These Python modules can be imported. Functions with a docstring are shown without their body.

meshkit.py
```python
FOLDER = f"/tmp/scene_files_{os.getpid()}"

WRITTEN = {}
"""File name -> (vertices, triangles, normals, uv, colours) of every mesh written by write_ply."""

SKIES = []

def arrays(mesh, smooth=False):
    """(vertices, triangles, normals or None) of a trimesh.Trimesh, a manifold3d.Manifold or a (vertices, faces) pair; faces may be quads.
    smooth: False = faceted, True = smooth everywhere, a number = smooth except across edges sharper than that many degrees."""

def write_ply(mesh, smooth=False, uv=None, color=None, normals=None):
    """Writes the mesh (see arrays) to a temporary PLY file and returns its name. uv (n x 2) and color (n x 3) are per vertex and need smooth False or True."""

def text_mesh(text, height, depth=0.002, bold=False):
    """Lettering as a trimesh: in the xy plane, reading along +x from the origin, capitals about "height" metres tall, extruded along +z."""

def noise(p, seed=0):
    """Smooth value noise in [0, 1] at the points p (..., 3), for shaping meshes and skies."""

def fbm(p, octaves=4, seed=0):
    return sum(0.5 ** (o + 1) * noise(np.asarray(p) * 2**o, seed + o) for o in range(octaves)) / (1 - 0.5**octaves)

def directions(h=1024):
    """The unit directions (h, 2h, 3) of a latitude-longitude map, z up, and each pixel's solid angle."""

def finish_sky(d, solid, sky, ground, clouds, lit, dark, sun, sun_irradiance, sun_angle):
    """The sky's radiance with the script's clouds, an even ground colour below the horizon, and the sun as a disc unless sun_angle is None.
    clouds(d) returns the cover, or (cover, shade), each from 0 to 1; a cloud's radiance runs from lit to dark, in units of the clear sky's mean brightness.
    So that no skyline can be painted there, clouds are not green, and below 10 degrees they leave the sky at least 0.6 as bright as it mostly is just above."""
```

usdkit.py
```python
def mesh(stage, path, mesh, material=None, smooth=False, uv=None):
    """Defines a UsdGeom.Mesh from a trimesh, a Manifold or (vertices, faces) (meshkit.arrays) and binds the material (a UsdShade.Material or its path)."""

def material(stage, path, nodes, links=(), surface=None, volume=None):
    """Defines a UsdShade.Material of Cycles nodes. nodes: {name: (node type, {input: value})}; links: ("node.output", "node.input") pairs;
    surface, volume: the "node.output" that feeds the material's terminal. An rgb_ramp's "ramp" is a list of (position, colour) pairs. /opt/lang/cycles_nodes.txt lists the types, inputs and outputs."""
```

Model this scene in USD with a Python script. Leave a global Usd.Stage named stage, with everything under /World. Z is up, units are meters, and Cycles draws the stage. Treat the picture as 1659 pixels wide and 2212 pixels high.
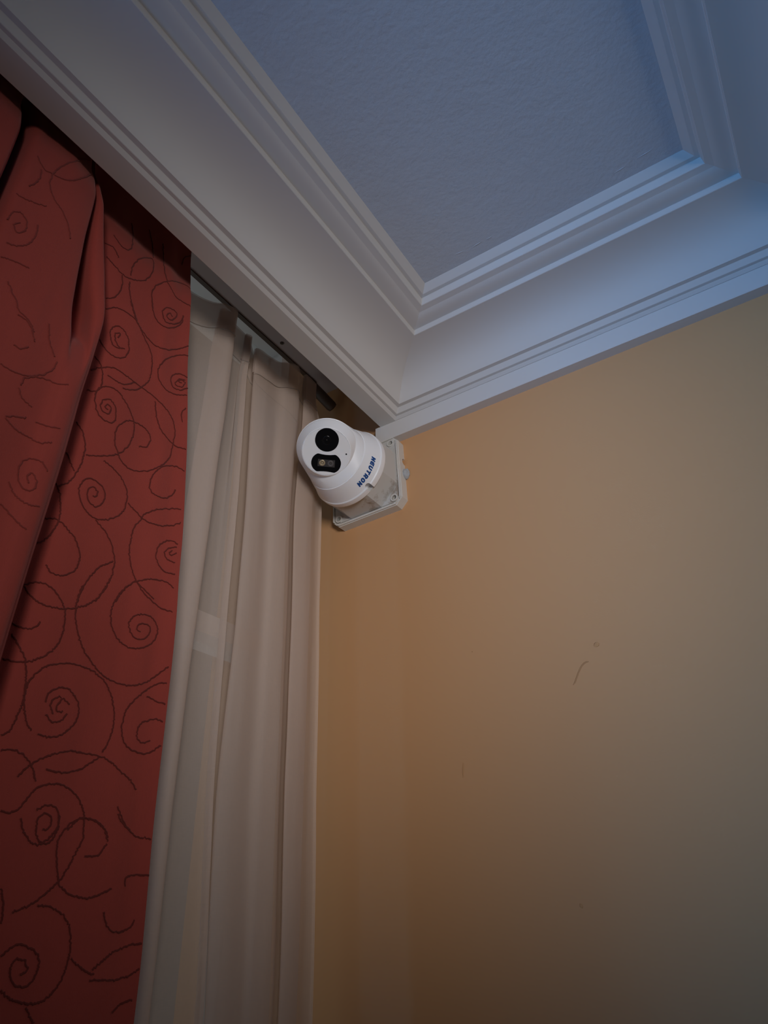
import math
import numpy as np
import trimesh
import manifold3d as m3
import shapely.geometry as sg
import usdkit
import meshkit
from pxr import Usd, UsdGeom, UsdLux, UsdShade, Gf, Sdf, Vt

stage = Usd.Stage.CreateInMemory()
UsdGeom.SetStageUpAxis(stage, UsdGeom.Tokens.z)
UsdGeom.SetStageMetersPerUnit(stage, 1.0)
world = UsdGeom.Xform.Define(stage, "/World")
stage.SetDefaultPrim(world.GetPrim())
UsdGeom.Scope.Define(stage, "/World/Looks")

# The room was measured in units of the distance from the lens to the apricot wall; S turns them into metres.
S = 0.70
EYE = 1.68


def W(x, y, z):
    return np.array([S * x, S * y, S * z + EYE])


# ------------------------------------------------------------------ camera
YAW, PITCH, ROLL = np.radians([-32.1218, 30.8451, -1.5998])
FPX = 1483.54
_f = np.array([math.sin(YAW) * math.cos(PITCH), math.cos(YAW) * math.cos(PITCH), math.sin(PITCH)])
_r = np.cross(_f, [0, 0, 1.0]); _r /= np.linalg.norm(_r)
_u = np.cross(_r, _f)
CR = math.cos(ROLL) * _r + math.sin(ROLL) * _u
CU = -math.sin(ROLL) * _r + math.cos(ROLL) * _u
CF = _f
cam = UsdGeom.Camera.Define(stage, "/World/camera")
cam.AddTransformOp().Set(Gf.Matrix4d(*CR, 0, *CU, 0, *(-CF), 0, 0, 0, EYE, 1))
cam.CreateHorizontalApertureAttr(24.0)
cam.CreateVerticalApertureAttr(32.0)
cam.CreateFocalLengthAttr(24.0 * FPX / 1659.0)
cam.CreateClippingRangeAttr(Gf.Vec2f(0.01, 100.0))
cam.CreateExposureAttr(0.0)

# ------------------------------------------------------------------ light
# dusk outside; an unseen cool spot tints the right side; an added spot lights the corner
DUSK = 0.10
COOL_SPOT = (3.0, 10.2, 22.8)
ADDED_SPOT = (32.5, 31.2, 30.6)


def cone_light(name, loc, to, radius, cone, softness, color):
    """an out-of-view round light with a soft cone towards a point"""
    l = UsdLux.SphereLight.Define(stage, "/World/" + name)
    d = np.array(to, float) - np.array(loc, float); d /= np.linalg.norm(d)
    z = -d; x = np.cross([0, 0, 1.0], z); x /= np.linalg.norm(x); y = np.cross(z, x)
    l.AddTransformOp().Set(Gf.Matrix4d(*x, 0, *y, 0, *z, 0, *loc, 1))
    l.CreateRadiusAttr(radius); l.CreateIntensityAttr(1.0); l.CreateColorAttr(Gf.Vec3f(*color))
    sh = UsdLux.ShapingAPI.Apply(l.GetPrim())
    sh.CreateShapingConeAngleAttr(cone); sh.CreateShapingConeSoftnessAttr(softness)
    return l


dome = UsdLux.DomeLight.Define(stage, "/World/dusk_sky")
dome.CreateIntensityAttr(DUSK)
dome.CreateColorAttr(Gf.Vec3f(0.9, 0.97, 1.0))
cone_light("added_spot", (0.85, -0.75, 1.80), (-0.40, 0.62, 2.10), 0.22, 16.9, 1.0, ADDED_SPOT)  # added out of view; its soft cone stands in for lens falloff
cone_light("unseen_cool_spot", (-0.45, -1.10, 1.70), (0.20, 0.65, 2.14), 0.25, 25.0, 1.0, COOL_SPOT)  # out of view, placed to turn the right of wall and ceiling blue


# ------------------------------------------------------------------ helpers
def mat(name, nodes, links, surface):
    return usdkit.material(stage, "/World/Looks/" + name, nodes, links, surface=surface)


def plain(name, color, rough=0.6, bump=None, spec=0.4, **kw):
    nodes = {"p": ("principled_bsdf", {"base_color": color, "roughness": rough, "specular_ior_level": spec, **kw})}
    links = []
    if bump:
        scale, strength, dist = bump
        nodes["g"] = ("geometry", {})
        nodes["n"] = ("noise_texture", {"scale": scale, "detail": 6.0, "roughness": 0.6})
        nodes["b"] = ("bump", {"strength": strength, "distance": dist})
        links += [("g.position", "n.vector"), ("n.fac", "b.height"), ("b.normal", "p.normal")]
    return mat(name, nodes, links, "p.BSDF")


used = {}


def numbered(parent, name):
    k = (parent, name)
    i = used.get(k, -1) + 1
    used[k] = i
    return name if i == 0 else f"{name}_{i:03d}"


def obj(name, mesh, material, parent="/World", smooth=False):
    path = f"{parent}/{numbered(parent, name)}"
    return usdkit.mesh(stage, path, mesh, material, smooth=smooth)


def tag(p, label=None, category=None, group=None, kind=None):
    p = p.GetPrim() if hasattr(p, "GetPrim") else p
    for k, v in (("label", label), ("category", category), ("group", group), ("kind", kind)):
        if v:
            p.SetCustomDataByKey(k, v)
    return p


def thing(name, label, category, matrix=None, loc=None, group=None, kind=None):
    path = "/World/" + numbered("/World", name)
    x = UsdGeom.Xform.Define(stage, path)
    if matrix is not None:
        x.AddTransformOp().Set(Gf.Matrix4d(matrix))
    elif loc is not None:
        x.AddTranslateOp().Set(Gf.Vec3d(*map(float, loc)))
    tag(x, label, category, group, kind)
    return path


def box(x0, x1, y0, y1, z0, z1):
    b = trimesh.creation.box((x1 - x0, y1 - y0, z1 - z0))
    b.apply_translation(((x0 + x1) / 2, (y0 + y1) / 2, (z0 + z1) / 2))
    return b


def cat(*m):
    return trimesh.util.concatenate([x for x in m])


def lathe(profile, seg=96):
    """profile of (radius, height) about +z"""
    pr = np.array(profile, float)
    a = np.linspace(0, 2 * np.pi, seg, endpoint=False)
    v = np.stack([np.outer(pr[:, 0], np.cos(a)), np.outer(pr[:, 0], np.sin(a)), np.repeat(pr[:, 1:2], seg, 1)], -1)
    f = []
    n = len(pr)
    for i in range(n - 1):
        for j in range(seg):
            k = (j + 1) % seg
            A, B, C, D = i * seg + j, i * seg + k, (i + 1) * seg + k, (i + 1) * seg + j
            f += [[A, B, C], [A, C, D]]
    m = trimesh.Trimesh(v.reshape(-1, 3), f, process=False)
    m.merge_vertices(digits_vertex=7)
    m.update_faces(m.nondegenerate_faces())
    m.fix_normals()
    return m


def man(mesh):
    return m3.Manifold(m3.Mesh(np.asarray(mesh.vertices, np.float32), np.asarray(mesh.faces, np.uint32)))


def unman(M):
    q = M.to_mesh()
    return trimesh.Trimesh(q.vert_properties[:, :3], q.tri_verts, process=True)


def tube(points, r, seg=8, caps=True):
    """round tube along a polyline; r may be one radius or one per point"""
    p = np.array(points, float)
    n = len(p)
    r = np.broadcast_to(np.asarray(r, float), (n,))
    t = np.gradient(p, axis=0)
    t /= np.linalg.norm(t, axis=1, keepdims=True)
    up = np.array([0, 0, 1.0]) if abs(t[0, 2]) < 0.9 else np.array([1.0, 0, 0])
    rings = []
    for i in range(n):
        s = np.cross(t[i], up); s /= np.linalg.norm(s)
        w = np.cross(s, t[i]); up = w
        a = np.linspace(0, 2 * np.pi, seg, endpoint=False)
        rings.append(p[i] + r[i] * (np.outer(np.cos(a), s) + np.outer(np.sin(a), w)))
    v = np.concatenate(rings)
    f = []
    for i in range(n - 1):
        for j in range(seg):
            k = (j + 1) % seg
            f += [[i * seg + j, i * seg + k, (i + 1) * seg + k], [i * seg + j, (i + 1) * seg + k, (i + 1) * seg + j]]
    if caps:
        v = np.vstack([v, p[0], p[-1]])
        for j in range(seg):
            k = (j + 1) % seg
            f += [[n * seg, k, j], [n * seg + 1, (n - 1) * seg + j, (n - 1) * seg + k]]
    return trimesh.Trimesh(v, f, process=False)


def extrude_profile(profile, axis, a, b, place, shift_a=0.0, shift_b=0.0):
    """A closed (p, z) profile swept from a to b along x or y; place(p, t, z) -> point; shift_* mitre the ends by p * shift."""
    pr = np.array(profile, float)
    poly = sg.Polygon(pr)
    if not poly.exterior.is_ccw:
        pr = pr[::-1]
    n = len(pr)
    va = np.array([place(p, a + shift_a * p, z) for p, z in pr])
    vb = np.array([place(p, b + shift_b * p, z) for p, z in pr])
    v = np.vstack([va, vb])
    f = []
    for i in range(n):
        k = (i + 1) % n
        f += [[i, k, n + k], [i, n + k, n + i]]
    tv, tf = trimesh.creation.triangulate_polygon(sg.Polygon(pr), engine="earcut")
    # map the triangulation back to profile indices
    idx = [int(np.argmin(np.linalg.norm(pr - q, axis=1))) for q in tv]
    for t in tf:
        A, B, C = (idx[k] for k in t)
        f += [[A, C, B], [n + A, n + B, n + C]]
    m = trimesh.Trimesh(v, f, process=False)
    m.fix_normals()
    return m


# ------------------------------------------------------------------ materials
def rough_white(name, color, s1, s2, strength):
    """painted plaster: two scales of relief"""
    nodes = {
        "g": ("geometry", {}),
        "n1": ("noise_texture", {"scale": s1, "detail": 5.0, "roughness": 0.6}),
        "n2": ("noise_texture", {"scale": s2, "detail": 3.0, "roughness": 0.5}),
        "ad": ("math", {"math_type": "multiply_add", "value2": 0.6}),
        "b": ("bump", {"strength": strength, "distance": 0.0012}),
        "p": ("principled_bsdf", {"base_color": color, "roughness": 0.75, "specular_ior_level": 0.25}),
    }
    links = [("g.position", "n1.vector"), ("g.position", "n2.vector"), ("n2.fac", "ad.value1"), ("n1.fac", "ad.value3"),
             ("ad.value", "b.height"), ("b.normal", "p.normal")]
    return mat(name, nodes, links, "p.BSDF")


M_CORNICE = rough_white("white_cornice_paint", (0.645, 0.622, 0.605), 14.0, 55.0, 0.10)
M_CEIL = rough_white("white_ceiling_plaster", (0.57, 0.61, 0.665), 60.0, 210.0, 0.55)
M_WALL = rough_white("apricot_wall_paint", (0.62, 0.338, 0.160), 18.0, 330.0, 0.10)
M_WHITEWALL = plain("white_wall_paint", (0.72, 0.71, 0.69), 0.7)
M_FLOOR = plain("brown_floor", (0.22, 0.13, 0.08), 0.5)
M_BOARD = plain("grey_white_board", (0.50, 0.405, 0.37), 0.7, (30.0, 0.15, 0.001))
M_RAIL = plain("brown_plastic_rail", (0.10, 0.065, 0.045), 0.45)
M_PVC = plain("white_pvc", (0.78, 0.78, 0.78), 0.35)
M_SCUFF = plain("grey_scuff", (0.40, 0.28, 0.18), 0.8)

# ------------------------------------------------------------------ room shell
tag(obj("wall_back", box(-0.75, 2.75, S, S + 0.15, 0, 2.75), M_WALL), kind="structure")
WX = -0.86 * S                                    # inner face of the window wall
wl = man(box(WX - 0.16, WX, -3.2, S, 0, 2.75))
wl -= man(box(WX - 0.3, WX + 0.1, -0.16, 0.71, 0.9, 2.62))
wl -= man(box(WX - 0.3, WX + 0.1, -1.85, -0.45, 0.75, 2.35))
tag(obj("wall_left", unman(wl), M_WHITEWALL), kind="structure")
tag(obj("wall_right", box(2.6, 2.75, -3.2, S, 0, 2.75), M_WALL), kind="structure")
tag(obj("wall_front", box(-0.75, 2.75, -3.35, -3.2, 0, 2.75), M_WALL), kind="structure")
tag(obj("floor", box(-0.75, 2.75, -3.35, S + 0.15, -0.1, 0), M_FLOOR), kind="structure")
ZC = EYE + S * 1.0163
tag(obj("ceiling", box(S * -0.6035, 2.75, -3.35, S, ZC, ZC + 0.12), M_CEIL), kind="structure")

# cornice profile: p = distance out from the wall line, z above the eye (both in wall units)
COR = [(0.0225, 0.9000), (0.0232, 0.9003), (0.0280, 0.9040), (0.0287, 0.9047), (0.0340, 0.9047), (0.0350, 0.9052), (0.0408, 0.9132),
       (0.0416, 0.9138), (0.0496, 0.9138), (0.0506, 0.9150), (0.0560, 0.9265), (0.0615, 0.9360), (0.0690, 0.9455), (0.0780, 0.9535),
       (0.0900, 0.9605), (0.1040, 0.9658), (0.1200, 0.9692), (0.1360, 0.9708), (0.1465, 0.9712), (0.1475, 0.9718), (0.1478, 0.9820),
       (0.1486, 0.9828), (0.1580, 0.9832), (0.1660, 0.9842), (0.1720, 0.9858), (0.1765, 0.9880), (0.1775, 0.9886), (0.1880, 0.9900),
       (0.1890, 0.9908), (0.1908, 1.0040), (0.1916, 1.0048), (0.1975, 1.0050), (0.1990, 1.0056), (0.2090, 1.0150), (0.2100, 1.0163)]
XL, XR = -0.6025, 0.2790                       # cornice wall lines, left and right (wall units)
YF = -0.95                                     # near end of the coffer, behind the photographer
left_prof = [(-0.0152, 1.0163), (-0.0152, 0.9008), (-0.0144, 0.9000)] + COR
back_prof = [(0.0, 1.0163), (0.0, 0.9000)] + COR
right_prof = [(-0.0152, 1.0163), (-0.0152, 0.9008), (-0.0144, 0.9000)] + COR
# mitred: along y the left and right runs end at y = 1 - p at the wall
t = extrude_profile(left_prof, "y", YF, 1.0, lambda p, t, z: W(XL + p, t, z), 1.0, -1.0)
tag(obj("trim_1", t, M_CORNICE, smooth=25), kind="structure")
t = extrude_profile(back_prof, "x", XL, XR, lambda p, t, z: W(t, 1.0 - p, z), 1.0, -1.0)
tag(obj("trim_2", t, M_CORNICE, smooth=25), kind="structure")
t = extrude_profile(right_prof, "y", YF, 1.0, lambda p, t, z: W(XR - p, t, z), 1.0, -1.0)
tag(obj("trim_3", t, M_CORNICE, smooth=25), kind="structure")
t = extrude_profile(right_prof, "x", XL, XR, lambda p, t, z: W(t, YF + p, z), 1.0, -1.0)
tag(obj("trim_4", t, M_CORNICE, smooth=25), kind="structure")
# batten on the wall under the cornice; its end peeps out behind the left run
lp = [(0.0, 0.861), (0.0, 0.9015), (0.0212, 0.9015), (0.0216, 0.9005), (0.0216, 0.8625), (0.0206, 0.861)]
t = extrude_profile(lp, "x", -0.6300, 3.55, lambda p, t, z: W(t, 1.0 - p, z))
tag(obj("trim_5", t, M_CORNICE), kind="structure")
# beam beyond the right run, then the next bay
b0, b1 = W(XR + 0.0150, YF, 0.9000), W(XR + 0.40, 1.0, 1.0163)
tag(obj("trim_6", box(b0[0], b1[0], b0[1], S, b0[2], ZC), M_CORNICE), kind="structure")
# pelmet upright and the board closing the top of the curtain pocket
q0, q1 = W(-0.6177, -1.5, 1.0163), W(-0.6036, 1.0, 1.115)
tag(obj("trim_7", box(q0[0], q1[0], -3.2, S, q0[2], q1[2]), M_CORNICE), kind="structure")
q0, q1 = W(-0.785, -1.5, 1.088), W(-0.6178, 1.0, 1.112)
bd = thing("trim_8", None, None, kind="structure")
obj("board", box(q0[0], q1[0], -3.2, S, q0[2], q1[2]), M_BOARD, bd)
for y in (1.072, 0.62, 0.17):
    c = W(-0.760, y * 0.758, 1.088)
    sc = lathe([(0.0, -0.0015), (0.0012, -0.0015), (0.0014, -0.0004), (0.0030, -0.0008), (0.0034, 0.0004), (0.0, 0.0004)], 20)
    sc.apply_translation(c)
    obj("screw", sc, M_RAIL, bd)
tag(obj("ceiling_pocket", box(WX - 0.16, S * -0.6036, -3.35, S, 2.70, 2.82), M_BOARD), kind="structure")

# ------------------------------------------------------------------ windows in the left wall
M_GLASS = mat("window_glass", {"f": ("layer_weight", {"blend": 0.5}), "pw": ("math", {"math_type": "power", "value2": 4.0}),
                               "ma": ("math", {"math_type": "multiply_add", "value2": 0.5, "value3": 0.025}), "t": ("transparent_bsdf", {"color": (0.95, 0.97, 0.97)}),
                               "g": ("glossy_bsdf", {"roughness": 0.02, "color": (0.9, 0.9, 0.9)}), "m": ("mix_closure", {})},
              [("f.facing", "pw.value1"), ("pw.value", "ma.value1"), ("ma.value", "m.fac"), ("t.BSDF", "m.closure1"), ("g.BSDF", "m.closure2")], "m.closure")


def window(n, y0, y1, z0, z1, bars_z, bars_y):
    w = thing(f"window_{n}", None, None, kind="structure")
    xa, xb = WX - 0.085, WX - 0.030
    fw, fr = 0.055, (0.020 if n == 1 else 0.055)             # the corner window shows only a narrow frame beside the wall
    for a in ((y0, y1, z0, z0 + fw), (y0, y1, z1 - fw, z1), (y0, y0 + fw, z0 + fw, z1 - fw), (y1 - fr, y1, z0 + fw, z1 - fw)):
        obj("window_frame", box(xa, xb, *a), M_PVC, w)
    for z in bars_z:
        obj("transom", box(xa, xb, y0 + fw, y1 - fr, z - 0.0135, z + 0.0135), M_PVC, w)
    for y in bars_y:
        obj("mullion", box(xa + 0.005, xb - 0.005, y - 0.03, y + 0.03, z0 + fw, z1 - fw), M_PVC, w)
    obj("pane", box(WX - 0.062, WX - 0.058, y0 + fw, y1 - fr, z0 + fw, z1 - fw), M_GLASS, w)


window(1, -0.16, 0.699, 0.90, 2.62, [EYE + S * 0.4755], [0.24])
window(2, -1.85, -0.45, 0.75, 2.35, [1.95], [-1.15])  # out of view, placed on the side the cool light comes from

# unseen wall, placed to block the low sky so the sheer looks dark
M_OUT = plain("dark_blocker", (0.13, 0.11, 0.095), 0.9)
tag(obj("unseen_sky_blocker", box(-4.3, -4.0, -7.0, 7.0, 0.0, 7.0), M_OUT), kind="structure")

# ------------------------------------------------------------------ curtains
def spline(ctrl, n_per):
    """Catmull-Rom through the control points (n, d)"""
    c = np.vstack([2 * ctrl[0] - ctrl[1], ctrl, 2 * ctrl[-1] - ctrl[-2]])
    out = []
    for i in range(1, len(c) - 2):
        t = np.linspace(0, 1, n_per, endpoint=False)[:, None]
        a, b, d, e = c[i - 1], c[i], c[i + 1], c[i + 2]
        out.append(0.5 * (2 * b + (d - a) * t + (2 * a - 5 * b + 4 * d - e) * t ** 2 + (3 * b - a - 3 * d + e) * t ** 3))
    out.append(ctrl[-1][None])
    return np.concatenate(out)


def levels_at(levels, zs):
    """levels: list of (z, ctrl); smooth interpolation of the control points to the heights zs"""
    from scipy.interpolate import PchipInterpolator
    levels = sorted(levels, key=lambda l: l[0])
    z = np.array([l[0] for l in levels]); c = np.array([l[1] for l in levels])
    return PchipInterpolator(z, c, axis=0)(np.clip(zs, z[0], z[-1]))


def cloth(levels, zs, n_per, top=None, wob=0.0, seed=0):
    """grid of points; top(y) caps the height so that the header can have an uneven edge"""
    C = levels_at(levels, zs)
    rows = np.array([spline(c, n_per) for c in C])               # (nz, nu, 2)
    P = np.concatenate([rows, np.repeat(np.asarray(zs)[:, None, None], rows.shape[1], 1)], 2)
    if top is not None:
        cap = top(np.arange(P.shape[1]) / n_per)                   # by control point
        k = (np.asarray(zs) - zs[-1]) / (zs[0] - zs[-1])          # 1 at the top row
        P[:, :, 2] = zs[-1] + k[:, None] * (cap[None] - zs[-1])
    if wob:
        q = np.stack([P[..., 1] * 22, P[..., 2] * 5, P[..., 0] * 0], -1)
        P[..., 0] += wob * (meshkit.fbm(q, 3, seed) - 0.5)
    return P


def grid_mesh(P):
    nz, nu = P.shape[:2]
    idx = np.arange(nz * nu).reshape(nz, nu)
    f = np.stack([idx[:-1, :-1], idx[1:, :-1], idx[1:, 1:], idx[:-1, 1:]], -1).reshape(-1, 4)
    v = P.reshape(-1, 3) * S + [0, 0, EYE]
    return trimesh.Trimesh(v, np.vstack([f[:, [0, 1, 2]], f[:, [0, 2, 3]]]), process=False)


def red_ctrl(eL, sL, sR, e, fill, xf, dx=0.0, g=0.178):
    """plan of the red curtain at one height. fill = 0: open pinch pleat, 1: the pleat has merged with the big fold"""
    mid = [(-0.635, eL), (-0.668, eL + 0.003), (-0.670, sL - 0.003), (-0.641, sL), (-0.634, 0.5 * (sL + sR)), (-0.638, sR)]
    full = [(-0.624, eL), (-0.622, eL + 0.008), (-0.622, sL - 0.006), (-0.624, sL), (-0.629, 0.5 * (sL + sR)), (-0.638, sR)]
    mid = [(m[0] * (1 - fill) + f[0] * fill, m[1] * (1 - fill) + f[1] * fill) for m, f in zip(mid, full)]
    pts = [(-0.80, -0.66), (-0.72, -0.64), (-0.655, -0.50), (-0.660, -0.38), (-0.632, -0.30), (-0.650, -0.20), (-0.650, -0.13), (-0.630, -0.06), (-0.634, 0.02), (-0.629, 0.08), (-0.627, g - 0.022), (-0.634, g), (-0.680, g + 0.003), (-0.682, g + 0.010),  # first points, out of view, bend back to the wall to block light
           (-0.634, g + 0.016), (-0.625, g + 0.036), (-0.622, 0.5 * (g + 0.036 + eL - 0.012)), (-0.626, eL - 0.014)] + mid + [
           (-0.664, sR - 0.006), (-0.669, sR + 0.012), (-0.665, sR + 0.055), (-0.6655, 0.5 * (sR + e) + 0.02), (-0.6625, e - 0.045),
           (-0.6632, e - 0.022), (-0.660, e)]
    return np.array(pts) + [dx, 0]


RED_LEVELS = [
    (1.06, red_ctrl(0.285, 0.291, 0.296, 0.516, 0.55, 0, -0.058)),
    (0.96, red_ctrl(0.287, 0.293, 0.298, 0.511, 0.5, 0, -0.040)),
    (0.905, red_ctrl(0.289, 0.295, 0.301, 0.4965, 0.35, 0, -0.016)),
    (0.86, red_ctrl(0.290, 0.297, 0.307, 0.492, 0.15, 0, -0.003)),
    (0.79, red_ctrl(0.291, 0.305, 0.322, 0.4965, 0.0, 0)),
    (0.73, red_ctrl(0.295, 0.317, 0.336, 0.503, 0.0, 0)),
    (0.67, red_ctrl(0.300, 0.332, 0.346, 0.513, 0.05, 0)),
    (0.61, red_ctrl(0.305, 0.334, 0.344, 0.522, 0.75, 0)),
    (0.54, red_ctrl(0.306, 0.329, 0.341, 0.531, 1.0, 0)),
    (0.45, red_ctrl(0.304, 0.327, 0.339, 0.539, 1.0, 0)),
    (0.28, red_ctrl(0.299, 0.321, 0.332, 0.5495, 1.0, 0)),
    (0.11, red_ctrl(0.293, 0.316, 0.327, 0.5556, 1.0, 0)),
    (-0.08, red_ctrl(0.289, 0.312, 0.323, 0.5656, 1.0, 0)),
    (-2.36, red_ctrl(0.285, 0.308, 0.319, 0.575, 1.0, 0)),
]
ZRED = np.concatenate([np.linspace(1.06, 0.45, 72), np.linspace(0.44, -0.2, 40), np.linspace(-0.3, -2.36, 14)])
RED = cloth(RED_LEVELS, ZRED, 9, wob=0.006, seed=3)


def fabric(name, color, weave, dirt=0.06, extra=None):
    nodes = {
        "g": ("texture_coordinate", {}),
        "mp": ("mapping", {"scale": (60.0, weave, weave)}),
        "n": ("noise_texture", {"scale": 1.0, "detail": 2.0, "roughness": 0.6}),
        "n2": ("noise_texture", {"scale": 7.0, "detail": 3.0}),
        "v": ("hsv", {"color": color, "saturation": 1.0}),
        "mr": ("map_range", {"from_min": 0.3, "from_max": 0.7, "to_min": 1.0 - dirt, "to_max": 1.0 + dirt}),
        "b": ("bump", {"strength": 0.35, "distance": 0.0006}),
        "p": ("principled_bsdf", {"roughness": 0.9, "specular_ior_level": 0.15, "sheen_weight": 0.12, "sheen_roughness": 0.5}),
    }
    links = [("g.object", "mp.vector"), ("mp.vector", "n.vector"), ("g.object", "n2.vector"), ("n2.fac", "mr.value"), ("mr.result", "v.value"),
             ("v.color", "p.base_color"), ("n.fac", "b.height"), ("b.normal", "p.normal")]
    return mat(name, nodes, links, "p.BSDF")


M_RED = fabric("red_curtain_cloth", (0.37, 0.062, 0.046), 900.0)
M_STITCH = fabric("dark_red_thread", (0.155, 0.026, 0.020), 2500.0)
M_STITCH2 = fabric("red_thread", (0.235, 0.039, 0.030), 2500.0)
red = thing("red_curtain", "red curtain with embroidered swirls hanging in folds at the left under the white cornice", "curtain")
obj("curtain_panel", grid_mesh(RED), M_RED, red, smooth=True)


def surface_point(P, zs_norm, u):
    """bilinear point on a cloth grid; row in [0, nz-1], u in [0, nu-1]"""
    i = min(max(int(zs_norm), 0), P.shape[0] - 2); j = min(max(int(u), 0), P.shape[1] - 2)
    a, b = zs_norm - i, u - j
    p = (1 - a) * ((1 - b) * P[i, j] + b * P[i, j + 1]) + a * ((1 - b) * P[i + 1, j] + b * P[i + 1, j + 1])
    n = np.cross(P[i, j + 1] - P[i, j], P[i + 1, j] - P[i, j])
    n /= np.linalg.norm(n)
    return p, (n if n[0] > 0 or True else -n)


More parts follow.
